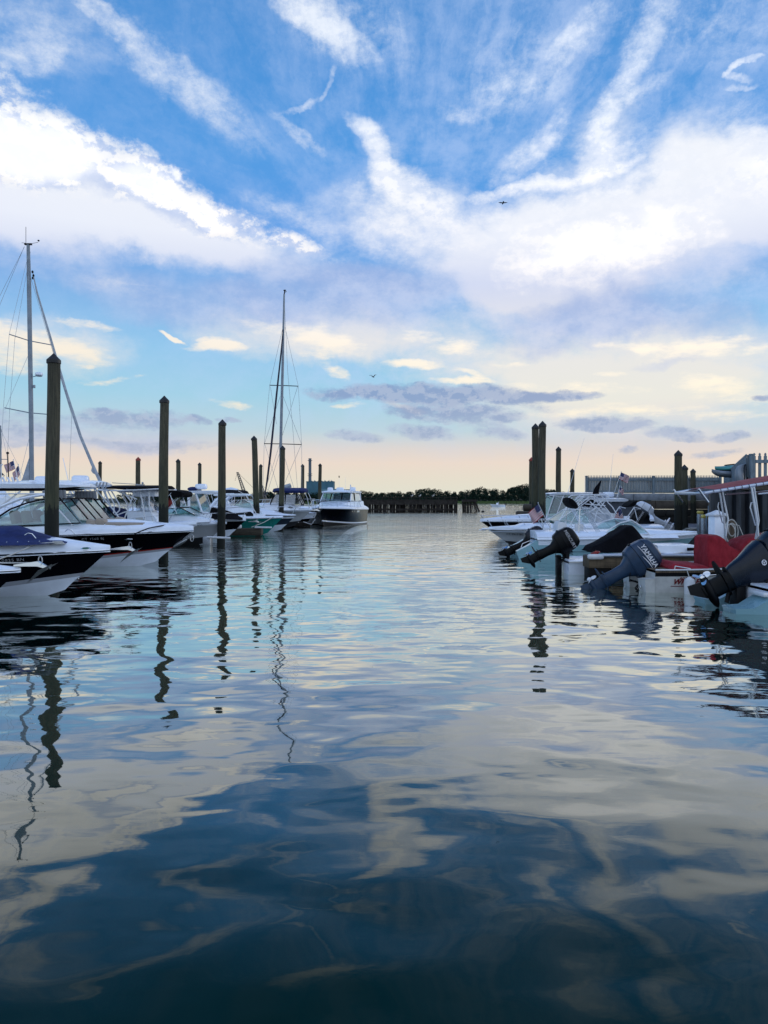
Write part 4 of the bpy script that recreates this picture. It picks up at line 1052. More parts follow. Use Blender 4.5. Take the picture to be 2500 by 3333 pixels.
h.cleat(o, .80); h.cleat(o, .87); h.cleat(o, .80, 1)
anchor(o, (.30, 0, .98), .9)
mb = MB(); x, z = f(305, 1779); mb.ell((x, -.42, z - .02), (.11, .02, .05), rot=Matrix.Rotation(R(-50), 3, 'X')); mb.ell((x, -.425, z - .015), (.085, .022, .036), rot=Matrix.Rotation(R(-50), 3, 'X'), mi=1); mb.build('emblem', [STEEL, mat('green_emblem', (.02, .10, .07, 1), .4)], o)
mb = MB(); mb.tube(ring_pts((*f(250, 1884)[:1], 0, f(250, 1884)[1]), .04, .04, 10), .012, 5); mb.build('bow_eye', STEEL, o)
mb = MB(); x, z = f(168, 1764); mb.tube([(x + .5, -.5, z - .02), (x + .3, -.55, z + .02), (x, -.62, z), (x - .1, -.75, z - .05), (f(150, 1785)[0], -1.3, f(150, 1785)[1]), (f(118, 1812)[0], -2.3, f(118, 1814)[1])], .014, 6)
for k in range(3): mb.tube([(v[0], v[1], v[2] + .02 * k) for v in ring_pts((x + .35, -.5, z - .01), .16 - .03 * k, .06, 14, axis='z')], .013, 5)
mb.build('mooring_line', ROPE, o)
mb = MB(); both(mb, f, [(150, 1735), (160, 1729), (172, 1731), (184, 1745)], .95, .012); mb.build('grab_rail', STEEL, o)

# L2 -- black dual console with hardtop
o = thing('hardtop_motorboat', 'large black hulled hardtop boat with red stripe, beige bow cushions and CT 1568 lettering', 'boat', bx_(630, 23.2)); f = BF(630, 23.2)
h = Hull(9.6, 2.9, 1.13, .98, 1.35, chz=.44, full=.5, pw=2.6); h.hull([WHITE, BOOT, REDP, BLACK], [(.11, 1), (.16, 2), (1, 3)], o)
h.deck(WHITE, o, lambda t: .30 * min(1, (1.03 - t) * 5), toe=.10); h.rub(STEEL, o, .024)
h.letter('registration', 'CT 1568 BJ', .125, .77, .80, -1, LET_S, o, space=1.1)
h.cleat(o, .9); h.cleat(o, .93, 1)
mb = MB(); mb.slab(f(-330, 0)[0], f(295, 0)[0], 1.28, f(0, 1584)[1], .13, .10, mi=0); ht = mb.build('hardtop', WHITE, o)
mb = MB(); mb.slab(f(-320, 0)[0], f(255, 0)[0], 1.2, f(0, 1593)[1], .08, .02); mb.build('headliner', BLKC, ht)
gl = MB(); pane(gl, f, [(30, 1707), (60, 1683), (100, 1658), (150, 1639), (190, 1629), (252, 1623), (312, 1697)], 1.26, 1.12); crossq(gl, f, (318, 1697), (254, 1622), 1.2, 1.1); ws = gl.build('windshield', GLASS, o, smooth=False)
fr_ = MB(); both(fr_, f, [(22, 1710), (60, 1682), (100, 1656), (150, 1637), (190, 1627), (252, 1621), (316, 1698), (170, 1706), (22, 1710)], 1.28, .028)
for y in (-.55, .0, .55): fr_.tube([(f(254, 0)[0], y, f(0, 1622)[1]), (f(318, 0)[0], y * 1.05, f(0, 1697)[1])], .022, 6)
fr_.tube([(f(254, 0)[0], y, f(0, 1622)[1]) for y in (-1.1, 1.1)], .025, 6); fr_.build('window_frame', RUB, ws)
ck = MB(); ck.body([(f(-300, 0)[0], 1.34, 1.0, 1.26, f(0, 1712)[1], .0), (f(200, 0)[0], 1.36, 1.02, 1.27, f(0, 1707)[1], .0), (f(312, 0)[0], 1.24, 1.04, 1.16, f(0, 1702)[1], .0), (f(400, 0)[0], 1.0, 1.08, .90, f(0, 1705)[1], .0), (f(470, 0)[0], .78, 1.10, .68, f(0, 1709)[1], .0), (f(535, 0)[0], .52, 1.14, .40, f(0, 1715)[1], .0)]); ck.build('cabin_side', WHITE, o)
ar = MB()
both(ar, f, [(-60, 1770), (-10, 1712), (30, 1672), (75, 1646), (130, 1624), (195, 1612), (235, 1612)], 1.27, .045); ar.build('arch_frame', WHITE, o)
ar = MB(); both(ar, f, [(-60, 1760), (0, 1702), (60, 1652), (125, 1600)], 1.30, .026, 8, y2=1.15); both(ar, f, [(192, 1606), (245, 1655), (292, 1705)], 1.15, .026, 8, y2=1.28); both(ar, f, [(0, 1620), (40, 1608), (125, 1608), (225, 1608), (245, 1600)], 1.22, .022, 8)
both(ar, f, [(-40, 1700), (0, 1650), (35, 1605)], 1.25, .024, 8); ar.build('support_pipes', PIPE, o)
for sd in (1, -1):
    vn = MB(); vn.poly([(f(a, b)[0], sd * (1.30 - .1 * (f(a, b)[1] - 1.9)), f(a, b)[1]) for a, b in [(-60, 1745), (0, 1690), (15, 1648), (90, 1613), (185, 1609), (130, 1622), (70, 1648), (10, 1690)]]); vn.build('vinyl_curtain', VINYL, o, smooth=False)
vn = MB()
for sd in (1, -1):
    for k in range(14): vn.tube([(f(196 + 5.2 * k, 0)[0], sd * (1.16 + .02 * (k % 2)), f(0, 1597)[1]), (f(198 + 5.2 * k, 0)[0], sd * (1.13 + .02 * (k % 2)), f(0, 1622)[1])], .03, 6)
vn.build('rolled_curtain', mat('dull_clear_vinyl', (.22, .23, .25, 1), .3), o)
st = MB()
for px in (88, 118):
    x, z = f(px, 1700)
    for sd in (1, -1): st.body([(x - .16, .24, z - .2, .22, z + .30, .04), (x - .02, .26, z - .2, .24, z + .36, .05), (x + .05, .24, z - .2, .2, z + .30, .03)]); 
st2 = MB()
for sd in (-1, 1):
    for px in (90, 125):
        x, z = f(px, 1700); st2.box((x, sd * .72, z + .12), (.16, .5, .52), ry=R(-14), bev=.07); st2.box((x + .22, sd * .72, z - .08), (.42, .5, .14), bev=.06)
st2.build('helm_seat', BEIGE, o)
st2 = MB(); st2.box((f(205, 0)[0], -.62, f(0, 1690)[1]), (.45, .8, .42), ry=R(-20), bev=.06); st2.box((f(205, 0)[0], .62, f(0, 1690)[1]), (.45, .8, .42), ry=R(-20), bev=.06); cn = st2.build('console', WHITE, o)
w_ = MB(); w_.tube(ring_pts((f(178, 0)[0], -.62, f(0, 1678)[1]), .06, .17, 16), .014, 6); w_.build('steering_wheel', STEEL, cn)
cu = MB()
for px, py, w, hh in ((334, 1697, .30, .19), (362, 1695, .28, .22)): x, z = f(px, py); cu.box((x, -.80, z - .02), (w, .34, hh), ry=R(12), bev=.05); cu.box((x, .80, z - .02), (w, .34, hh), ry=R(12), bev=.05)
cu.tube([(f(378, 0)[0], -.86, f(0, 1704)[1]), (f(420, 0)[0], -.80, f(0, 1704)[1]), (f(480, 0)[0], -.55, f(0, 1706)[1]), (f(500, 0)[0], 0, f(0, 1707)[1]), (f(480, 0)[0], .55, f(0, 1706)[1]), (f(420, 0)[0], .8, f(0, 1704)[1]), (f(378, 0)[0], .86, f(0, 1704)[1])], .07, 8)
cu.build('bow_cushion', BEIGE, o)
radome(o, (f(135, 0)[0], .2, f(0, 1577)[1]), .29, .27, base=RUB); 
mb = MB(); mb.body([(f(108, 0)[0], .3, f(0, 1582)[1], .26, f(0, 1563)[1], .0), (f(146, 0)[0], .3, f(0, 1582)[1], .2, f(0, 1572)[1], .0)]); mb.build('radar_pedestal', WHITE, ht)
mb = MB()
for k, px in enumerate((55, 62, 72, 80, 89)): x, z = f(px, 1578); mb.tube([(x, -.9 + k * .1, z), (x - .1, -.9 + k * .1, z + .22)], .028, 6)
mb.build('rod_holders', PIPE, ht)
mb = MB(); x, z = f(45, 1580); mb.tube([(x, -.3, z), (x - .04, -.3, z + .98)], .016, 6); mb.ell((x - .04, -.3, z + 1.0), (.045, .045, .04)); mb.build('light_mast', RUB, ht)
mb = MB(); mb.tube([(f(548, 0)[0], -.30, f(0, 1708)[1]), (f(532, 0)[0], -.55, f(0, 1711)[1]), (f(510, 0)[0], -.76, f(0, 1716)[1]), (f(492, 0)[0], -.92, f(0, 1724)[1]), (f(474, 0)[0], -1.04, f(0, 1733)[1])], .02, 6); mb.build('mooring_line', ROPEB, o)
# anchor hanging under the bow
mb = MB(); mb.tube([(-.62, 0, .60), (-.15, 0, .92)], .03, 6); mb.ell((-.42, 0, .72), (.26, .12, .06), rot=Matrix.Rotation(R(-30), 3, 'Y')); mb.tube(ring_pts((-.05, 0, .88), .05, .11, 10), .012, 5); mb.build('anchor', GALV, o)
mb = MB(); mb.ell(h.pt(.86, .72, -1, .01), (.15, .015, .035)); mb.build('through_hull_fitting', STEEL, o)

# L2b -- sister hardtop boat one slip farther
o = thing('hardtop_motorboat', 'second white hardtop boat half hidden behind the black hardtop boat, radar dome on top', 'boat', bx_(575, 27.0)); f = BF(575, 27.0)
h = Hull(9.5, 2.9, 1.10, .95, 1.2); h.hull([WHITE, WHITE], [(1, 1)], o); h.deck(WHITE, o, lambda t: .2 * min(1, (1.03 - t) * 5), toe=.06); h.rub(STEEL, o, .02)
mb = MB(); mb.slab(f(60, 0)[0], f(345, 0)[0], 1.3, f(0, 1578)[1], .13, .10); ht = mb.build('hardtop', WHITE, o)
radome(o, (f(262, 0)[0], 0, f(0, 1573)[1]), .31, .29)
gl = MB(); pane(gl, f, [(160, 1705), (200, 1630), (282, 1628), (350, 1702)], 1.2, 1.1); crossq(gl, f, (352, 1702), (285, 1628), 1.2, 1.1); ws = gl.build('windshield', GLASS, o, smooth=False)
fr_ = MB(); both(fr_, f, [(200, 1628), (284, 1626), (352, 1703)], 1.22, .035); fr_.tube([(f(318, 0)[0], 0, f(0, 1665)[1]), (f(352, 0)[0], 0, f(0, 1702)[1])], .03, 6); fr_.tube([(f(284, 0)[0], 1.1, f(0, 1626)[1]), (f(284, 0)[0], -1.1, f(0, 1626)[1])], .03, 6); fr_.build('window_frame', RUB, ws)
fr_ = MB(); both(fr_, f, [(268, 1585), (330, 1660), (362, 1708)], 1.1, .028, y2=1.25); both(fr_, f, [(215, 1585), (180, 1700)], 1.15, .03); both(fr_, f, [(300, 1586), (332, 1598)], 1.0, .02); fr_.build('support_pipes', PIPE, o)
mb = MB()
for k in range(4): x, z = f(342 + 7 * k, 1580); mb.tube([(x, -.9 + .1 * k, z - .12), (x + .06, -.9 + .1 * k, z + .10)], .026, 6)
mb.build('rod_holders', GALV, ht)
mb = MB(); mb.tube([(f(205, 0)[0], 0, f(0, 1490)[1]), (f(225, 0)[0], 0, f(0, 1575)[1])], .012, 5); mb.build('antenna', WHITE, ht)

# L3 -- centre console, black T-top
o = thing('centre_console_boat', 'white centre console boat under a black canvas T-top, blue covered stern', 'boat', bx_(640, 31.0)); f = BF(640, 31.0)
h = Hull(8.2, 2.6, 1.03, .9, 1.1); h.hull([WHITE, WHITE], [(1, 1)], o); h.deck(WHITE, o, lambda t: .12, toe=.05); h.rub(RUB, o, .02)
mb = MB(); mb.slab(f(350, 0)[0], f(560, 0)[0], 1.05, f(0, 1590)[1], .07, .10); tt = mb.build('t_top', BLKC, o)
mb = MB(); both(mb, f, [(352, 1596), (400, 1598), (460, 1596), (552, 1592)], 1.0, .03); 
for a in ((352, 1594), (440, 1594), (552, 1594)): mb.tube([(f(*a)[0], -1, f(*a)[1]), (f(*a)[0], 1, f(*a)[1])], .025, 6)
for pts in ([(460, 1596), (445, 1640), (425, 1695)], [(475, 1596), (487, 1650), (494, 1698)], [(385, 1600), (410, 1640), (412, 1660), (380, 1692)], [(418, 1598), (450, 1632)], [(400, 1598), (468, 1625)], [(505, 1600), (505, 1640), (520, 1698)], [(372, 1598), (395, 1640), (392, 1690)], [(402, 1675), (440, 1662)]): both(mb, f, pts, .75, .026, y2=.85)
mb.build('t_top_pipes', PIPE, o)
mb = MB(); mb.body([(f(428, 0)[0], .55, .95, .50, f(0, 1664)[1], .02), (f(500, 0)[0], .55, .95, .46, f(0, 1662)[1], .02), (f(522, 0)[0], .55, .95, .50, f(0, 1690)[1], .02)]); mb.box((f(480, 0)[0], 0, f(0, 1606)[1]), (.95, 1.0, .26), bev=.04); cn = mb.build('console', WHITE, o)
mb = MB(); mb.box((f(468, 0)[0], -.56, f(0, 1690)[1]), (.30, .02, .16)); mb.build('hatch', CREAM, cn)
gl = MB(); crossq(gl, f, (512, 1664), (490, 1625), .46, .42); pane(gl, f, [(455, 1662), (512, 1664), (490, 1618), (465, 1618)], .5, .45); gl.build('windshield', VINYL, o, smooth=False)
mb = MB(); mb.body([(f(300, 0)[0], .9, f(0, 1712)[1], .7, f(0, 1668)[1], .08), (f(365, 0)[0], 1.0, f(0, 1712)[1], .6, f(0, 1656)[1], .12), (f(400, 0)[0], 1.0, f(0, 1712)[1], .5, f(0, 1664)[1], .1), (f(440, 0)[0], .9, f(0, 1712)[1], .4, f(0, 1684)[1], .05)]); wrinkle(mb.build('stern_cover', NAVY, o), .03, 3)
mb = MB(); mb.body([(f(345, 0)[0], .35, .9, .33, f(0, 1666)[1], .03), (f(372, 0)[0], .35, .9, .30, f(0, 1668)[1], .03)]); mb.build('leaning_seat', CUSH, o)
mb = MB(); both(mb, f, [(455, 1685), (520, 1678), (560, 1676)], 1.0, .012); both(mb, f, [(496, 1682), (482, 1708)], 1.0, .012); mb.build('side_rail', STEEL, o)
antenna(tt, (f(374, 0)[0], -.5, f(0, 1571)[1]), .05, 0); mb = MB(); mb.tube([(f(462, 0)[0], -.3, f(0, 1585)[1] + .1), (f(374, 0)[0], -.3, f(0, 1572)[1])], .014, 5); mb.box((f(465, 0)[0], -.3, f(0, 1582)[1]), (.3, .2, .14)); mb.ell((f(472, 0)[0], -.3, f(0, 1573)[1]), (.05, .05, .05)); mb.build('folded_antenna', GALV, tt)

# L4 -- cuddy with registration CT 8074 AX, black bimini
o = thing('cuddy_motorboat', 'white cuddy boat with bow rail and CT 8074 AX, black bimini above', 'boat', bx_(737, 34.3)); f = BF(737, 34.3)
h = Hull(8.0, 2.8, 1.0, .88, 1.0, flare=1.1); h.hull([BOTTOM, GREYW, WHITE], [(.86, 1), (1, 2)], o); h.deck(WHITE, o, lambda t: .34 * min(1, (1.02 - t) * 3.2), toe=.05); h.rub(WHITE, o, .03)
h.letter('registration', 'CT 8074 AX', .15, .865, .93, -1, LET_B, o)
h.rail(STEEL, o, .5, .42, .014, posts=6, lean=.15); h.cleat(o, .93)
mb = MB(); mb.body([(f(540, 0)[0], .95, f(0, 1700)[1], .85, f(0, 1672)[1], .05), (f(630, 0)[0], .9, f(0, 1700)[1], .8, f(0, 1678)[1], .05), (f(690, 0)[0], .5, f(0, 1698)[1], .4, f(0, 1690)[1], .02)]); mb.build('cabin', WHITE, o)
gl = MB(); pane(gl, f, [(540, 1676), (560, 1657), (600, 1652), (645, 1674)], .9, .8); crossq(gl, f, (650, 1675), (602, 1652), .82, .72); ws = gl.build('windshield', GLASS, o, smooth=False)
mb = MB(); both(mb, f, [(538, 1676), (560, 1656), (602, 1651), (650, 1676)], .88, .022); mb.tube([(f(602, 0)[0], -.75, f(0, 1651)[1]), (f(602, 0)[0], .75, f(0, 1651)[1])], .02, 6); mb.build('window_frame', RUB, ws)
mb = MB(); mb.slab(f(498, 0)[0], f(616, 0)[0], .98, f(0, 1609)[1], .30, .06, p=6); mb.build('bimini', BLKC, o)
mb = MB(); both(mb, f, [(505, 1620), (555, 1672)], 1.0, .014); both(mb, f, [(600, 1622), (545, 1680)], 1.0, .014); both(mb, f, [(575, 1612), (595, 1672)], 1.0, .014); both(mb, f, [(560, 1625), (578, 1605)], 1.0, .014); mb.build('bimini_frame', STEEL, o)
mb = MB(); x, z = f(557, 1636); mb.ell((x, -.5, z), (.22, .25, .26)); mb.build('life_ring_bag', mat('dark_red_bag', (.20, .008, .012, 1), .8), o)

# L5 -- pilothouse boat, black hull, black cover on bow
o = thing('pilothouse_boat', 'black hulled boat with a white pilothouse, radar on its roof and black bow cover', 'boat', bx_(800, 40.0)); f = BF(800, 40.0)
h = Hull(8.8, 2.9, .98, .85, 1.0); h.hull([WHITE, BLACK, WHITE], [(.16, 2), (1, 1)], o); h.deck(WHITE, o, lambda t: .18, toe=.10); h.rub(WHITE, o, .03)
mb = MB(); mb.slab(f(608, 0)[0], f(725, 0)[0], 1.1, f(0, 1603)[1], .12, .05); ht = mb.build('hardtop', WHITE, o)
mb = MB(); mb.body([(f(612, 0)[0], 1.0, .9, .95, f(0, 1664)[1], 0), (f(676, 0)[0], 1.0, .9, .95, f(0, 1664)[1], 0), (f(700, 0)[0], .9, .9, .8, f(0, 1672)[1], 0)])
for sd in (1, -1):
    for px in (628, 631, 652): mb.tube([(f(px, 0)[0], sd * .95, f(0, 1606)[1]), (f(px + (2 if px < 650 else 20), 0)[0], sd * .98, f(0, 1665)[1])], .05, 6)
mb.build('cabin', WHITE, o)
gl = MB(); pane(gl, f, [(632, 1664), (632, 1610), (652, 1610), (672, 1664)], .96, .93); crossq(gl, f, (674, 1664), (654, 1608), .95, .9); crossq(gl, f, (628, 1664), (628, 1608), .95, .9); gl.build('window', GLASS, o, smooth=False)
mb = MB(); mb.body([(f(690, 0)[0], .95, f(0, 1690)[1], .4, f(0, 1654)[1], .05), (f(730, 0)[0], .95, f(0, 1688)[1], .35, f(0, 1662)[1], .06), (f(770, 0)[0], .75, f(0, 1690)[1], .25, f(0, 1676)[1], .04), (f(792, 0)[0], .35, f(0, 1692)[1], .1, f(0, 1686)[1], .02)]); wrinkle(mb.build('bow_cover', BLKC, o), .02, 3)
radome(o, (f(655, 0)[0], 0, f(0, 1590)[1]), .33, .25, base=WHITE)
mb = MB(); mb.ell((f(628, 0)[0], 0, f(0, 1592)[1]), (.30, .4, .13)); mb.build('roof_bag', NAVY, ht)
anchor(o, (.45, 0, .85), 1.0); h.rail(STEEL, o, .6, .35, posts=4)

# L6 -- teal hull
o = thing('motorboat', 'bright teal hulled boat with a white gunwale and a line from its bow', 'boat', bx_(921, 44.0)); f = BF(921, 44.0)
h = Hull(7.8, 2.7, 1.03, .95, 1.0, chz=.3); h.hull([TEAL, TEAL, WHITE], [(.92, 1), (1, 2)], o); h.deck(WHITE, o, lambda t: .06); h.rub(WHITE, o, .035)
mb = MB(); mb.tube([(f(893, 0)[0], -.3, f(0, 1682)[1]), (f(870, 0)[0], -1.2, f(0, 1698)[1]), (f(842, 0)[0], -2.4, f(0, 1711)[1])], .02, 6); mb.build('mooring_line', ROPE, o)
mb = MB(); mb.body([(f(830, 0)[0], .6, .95, .55, f(0, 1672)[1], .05), (f(860, 0)[0], .5, .95, .45, f(0, 1674)[1], .02)]); mb.build('console', WHITE, o)
mb = MB(); mb.slab(f(700, 0)[0], f(820, 0)[0], 1.0, f(0, 1612)[1], .1, .05); mb.build('hardtop', WHITE, o)
mb = MB(); both(mb, f, [(810, 1612), (845, 1676)], .9, .03); both(mb, f, [(720, 1612), (730, 1680)], .9, .03); mb.build('support_pipes', PIPE, o)

# L7 -- express cruiser CT 0210, slate hull
o = thing('express_cruiser', 'white express cruiser with slate hull, radar arch dome and swept black side windows', 'boat', bx_(963, 48.0)); f = BF(963, 48.0)
h = Hull(10.5, 3.2, 1.02, 1.0, 1.1); h.hull([WHITE, SLATE, WHITE], [(.12, 2), (.74, 1), (1, 2)], o); h.deck(WHITE, o, lambda t: .50 * min(1, (1.02 - t) * 2.2), toe=.06); h.rub(RUB, o, .03)
h.letter('registration', 'CT 0210 BB', .19, .875, .90, -1, LET_B, o)
h.rail(STEEL, o, .45, .55, .016, posts=6, lean=.2)
mb = MB(); mb.body([(f(690, 0)[0], 1.4, 1.2, 1.25, f(0, 1650)[1], .05), (f(780, 0)[0], 1.4, 1.2, 1.2, f(0, 1646)[1], .08), (f(840, 0)[0], 1.3, 1.15, 1.0, f(0, 1654)[1], .10), (f(900, 0)[0], 1.0, 1.1, .7, f(0, 1668)[1], .08), (f(940, 0)[0], .5, 1.05, .3, f(0, 1678)[1], .03)]); cb = mb.build('cabin', WHITE, o)
mb = MB(); pane(mb, f, [(750, 1681), (790, 1667), (828, 1664), (838, 1672), (838, 1682)], 1.44, 1.40); mb.build('side_window', BLACK, cb, smooth=False)
gl = MB(); pane(gl, f, [(770, 1650), (790, 1629), (806, 1628), (846, 1652)], 1.2, 1.05); crossq(gl, f, (850, 1653), (808, 1628), 1.05, .95); ws = gl.build('windshield', GLASS, o, smooth=False)
mb = MB(); both(mb, f, [(768, 1650), (790, 1628), (808, 1627), (850, 1654)], 1.15, .025); mb.tube([(f(808, 0)[0], -1, f(0, 1627)[1]), (f(808, 0)[0], 1, f(0, 1627)[1])], .025); mb.build('window_frame', STEEL, ws)
mb = MB(); both(mb, f, [(690, 1664), (720, 1628), (745, 1612), (775, 1610)], 1.35, .11, 8, y2=1.2); mb.tube([(f(775, 0)[0], -1.2, f(0, 1610)[1]), (f(770, 0)[0], 0, f(0, 1606)[1]), (f(775, 0)[0], 1.2, f(0, 1610)[1])], .11, 8); ac = mb.build('radar_arch', WHITE, o)
mb = MB(); mb.body([(f(735, 0)[0], .55, f(0, 1604)[1], .3, f(0, 1592)[1], .06), (f(752, 0)[0], .6, f(0, 1604)[1], .35, f(0, 1589)[1], .06), (f(775, 0)[0], .5, f(0, 1604)[1], .25, f(0, 1594)[1], .05)]); mb.build('radar_dome', WHITE, ac)
mb = MB(); mb.slab(f(735, 0)[0], f(806, 0)[0], 1.25, f(0, 1608)[1], .13, .22, tilt=-.05); mb.build('bimini', BLKC, o)
mb = MB(); both(mb, f, [(775, 1612), (776, 1650)], 1.15, .018); both(mb, f, [(785, 1598), (806, 1610)], 1.0, .018); both(mb, f, [(740, 1690), (840, 1692), (930, 1678)], 1.3, .0); mb.build('bimini_frame', STEEL, o)

# L8 -- white cruiser with high bow rail
o = thing('express_cruiser', 'white cruiser with a long high bow rail, left of the black cruiser', 'boat', bx_(1017, 54.0)); f = BF(1017, 54.0)
h = Hull(10.5, 3.3, 1.33, 1.2, 1.5, flare=1.1); h.hull([BOTTOM, GREYW, WHITE], [(.86, 1), (1, 2)], o); h.deck(WHITE, o, lambda t: .25 * min(1, (1.02 - t) * 3), toe=.08); h.rub(WHITE, o, .035)
h.rail(STEEL, o, .35, .75, .02, posts=8, lean=.25, mid=False); anchor(o, (.2, 0, 1.25), 1.2)
mb = MB(); mb.body([(f(800, 0)[0], 1.3, 1.3, 1.2, f(0, 1642)[1], .08), (f(940, 0)[0], 1.2, 1.3, 1.0, f(0, 1640)[1], .12), (f(975, 0)[0], .8, 1.3, .6, f(0, 1650)[1], .05)]); cb = mb.build('cabin', WHITE, o)
mb = MB(); pane(mb, f, [(935, 1651), (945, 1645), (962, 1652)], 1.1, .9); mb.build('side_window', BLACK, cb, smooth=False)
gl = MB(); pane(gl, f, [(890, 1642), (900, 1610), (970, 1610), (985, 1640)], 1.2, 1.0); crossq(gl, f, (985, 1640), (970, 1608), 1.15, 1.0); ws = gl.build('enclosure_windows', VINYL, o, smooth=False)
mb = MB(); both(mb, f, [(888, 1642), (898, 1612), (904, 1600), (970, 1601), (988, 1640)], 1.18, .04)
both(mb, f, [(935, 1603), (935, 1640)], 1.18, .03); mb.build('window_frame', RUB, ws)
mb = MB(); mb.slab(f(890, 0)[0], f(1002, 0)[0], 1.25, f(0, 1601)[1], .16, .22); mb.build('bimini', NAVY, o)
for sd in (1, -1):
    mb = MB(); mb.tube([(f(998, 0)[0], sd * 1.2, f(0, 1604)[1]), (f(1006, 0)[0], sd * 1.2, f(0, 1622)[1]), (f(1012, 0)[0], sd * 1.2, f(0, 1655)[1])], .02, 6); mb.build('bimini_pole', STEEL, o)

# L9 -- bow between
o = thing('motorboat', 'white topped boat bow wedged between the high railed cruiser and the black cruiser', 'boat', bx_(1030, 57.5)); f = BF(1030, 57.5)
h = Hull(8.5, 2.9, 1.0, .9, 1.1); h.hull([BLACK, BLACK, WHITE], [(.35, 1), (1, 2)], o); h.deck(WHITE, o, lambda t: .3 * min(1, (1.02 - t) * 3)); h.rub(RUB, o); h.rail(STEEL, o, .5, .6, .02, posts=5)
# a finger dock end with fender between pilings
o = thing('dock_end', 'small grey dock end with a pipe bumper between the black and the teal boats', 'dock', ((845 - 1250) / F * 42, 42, 0))
mb = MB(); mb.box((-.9, 0, .25), (2.1, .7, .4), bev=.03); mb.build('float', TIMB, o); mb = MB(); mb.tube([(-.2, -.4, .52), (.75, -.4, .50)], .05, 8); mb.box((-1.2, -.2, .55), (.4, .3, .2), bev=.04); mb.build('bumper', PLAST, o)
o = thing('dock_end', 'small dock end with a white roller by the piling below the white cuddy bow', 'dock', ((700 - 1250) / F * 33.4, 33.4, 0))
mb = MB(); mb.box((-.35, .1, .15), (.35, .5, .5), bev=.03); mb.build('float', GALV, o); mb = MB(); mb.tube([(-.3, -.3, .40), (.75, -.3, .36)], [.05, .05], 8); mb.build('bumper', PLAST, o)
o = thing('dock_end', 'low dock end with white hoop fenders left of the black cruiser', 'dock', ((985 - 1250) / F * 56.0, 56.0, 0))
mb = MB(); mb.box((0, 0, .2), (1.2, .7, .35), bev=.03); mb.build('float', TIMB2, o); mb = MB(); mb.tube([(-.3, -.4, .35), (-.2, -.4, .75), (.9, -.4, .72), (1.05, -.4, 1.0)], .05, 8); mb.tube([(.1, -.4, .4), (.7, -.4, .2), (1.0, -.4, .6)], .035, 6); mb.build('bumper', PLAST, o)

# L10 -- black cruiser, bow towards us
o = thing('pilothouse_cruiser', 'black hulled pilothouse cruiser at the end of the left row, bow towards the camera', 'boat', ((1042 - 1250) / F * 57.5, 57.5, 0), R(-103))
h = Hull(8.8, 3.45, 1.42, 1.25, .75, draft=.5, chz=.22, full=.6, stern=.95, flare=.35); h.hull([BOTTOM, WHITE, BLACK], [(.05, 0), (.13, 1), (.93, 2), (1, 2)], o)
h.deck(WHITE, o, lambda t: .32 * min(1, (1.02 - t) * 3), toe=.10); h.rub(WHITE, o, .05)
mb = MB(); mb.body([(-8.2, 1.45, 1.3, 1.35, 1.95, .05), (-4.4, 1.45, 1.3, 1.32, 1.95, .05), (-3.0, 1.25, 1.3, 1.05, 1.72, .10), (-1.8, .8, 1.35, .6, 1.62, .06)]); cb = mb.build('cabin', WHITE, o)
gl = MB(); gl.poly([(-4.15, -1.28, 1.95), (-4.15, 1.28, 1.95), (-4.65, 1.18, 2.58), (-4.65, -1.18, 2.58)])
for sd in (1, -1): gl.poly([(-4.15, sd * 1.30, 1.95), (-4.65, sd * 1.2, 2.58), (-7.3, sd * 1.2, 2.58), (-7.5, sd * 1.32, 1.95)])
gl.poly([(-7.4, -1.2, 1.95), (-7.4, 1.2, 1.95), (-7.3, 1.15, 2.58), (-7.3, -1.15, 2.58)])
ws = gl.build('window', GLASS, o, smooth=False)
mb = MB()
for y in (-.48, .48): mb.tube([(-4.13, y, 1.95), (-4.64, y * .95, 2.6)], .055, 6)
for sd in (1, -1):
    mb.tube([(-5.5, sd * 1.31, 1.95), (-5.6, sd * 1.21, 2.6)], .05, 6); mb.tube([(-4.14, sd * 1.3, 1.94), (-7.5, sd * 1.33, 1.94)], .035, 6)
mb.tube([(-4.13, -1.28, 1.94), (-4.13, 1.28, 1.94)], .035, 6); mb.build('window_frame', RUB, ws)
mb = MB()
for sd in (1, -1): mb.tube([(-4.12, sd * 1.31, 1.93), (-4.64, sd * 1.21, 2.62)], .045, 6); mb.tube([(-7.4, sd * 1.32, 1.9), (-7.6, sd * 1.2, 2.64)], .06, 6)
mb.build('window_pillar', WHITE, cb)
mb = MB(); mb.slab(-8.3, -3.95, 1.45, 2.70, .14, .12, nx=14); ht = mb.build('roof', WHITE, o)
radome(ht, (-5.2, .1, 2.86), .33, .24, base=WHITE); radome(ht, (-5.9, -1.0, 2.84), .24, .28, base=WHITE)
radome(ht, (-6.3, .9, 2.86), .26, .28, base=WHITE)
antenna(ht, (-5.4, .5, 2.86), 1.1); antenna(ht, (-6.4, -.35, 2.86), 1.2); mb = MB(); mb.ell((-6.4, -.35, 4.05), (.05, .05, .10)); mb.build('light', RUB, ht)
mb = MB(); mb.tube([(-5.2, 1.0, 2.85), (-6.3, .7, 3.35), (-6.5, .7, 3.1)], .03, 6); mb.build('light_bracket', PIPE, ht)
h.rail(STEEL, o, .25, .62, .018, posts=7, lean=.1); anchor(o, (.1, 0, 1.35), 1.1)
mb = MB()
for t in (.62, .55): p = h.pt(t, .84, 1, .01); mb.ell(p, (.13, .02, .07), rot=Matrix.Rotation(R(10), 3, 'Z'))
mb.build('porthole', STEEL, o)
mb = MB(); a, b, c, d = h.pt(.47, .90, 1, .015), h.pt(.38, .90, 1, .015), h.pt(.38, .78, 1, .015), h.pt(.47, .78, 1, .015); mb.poly([a, b, c, d]); mb.build('hull_window', DGLASS, o)
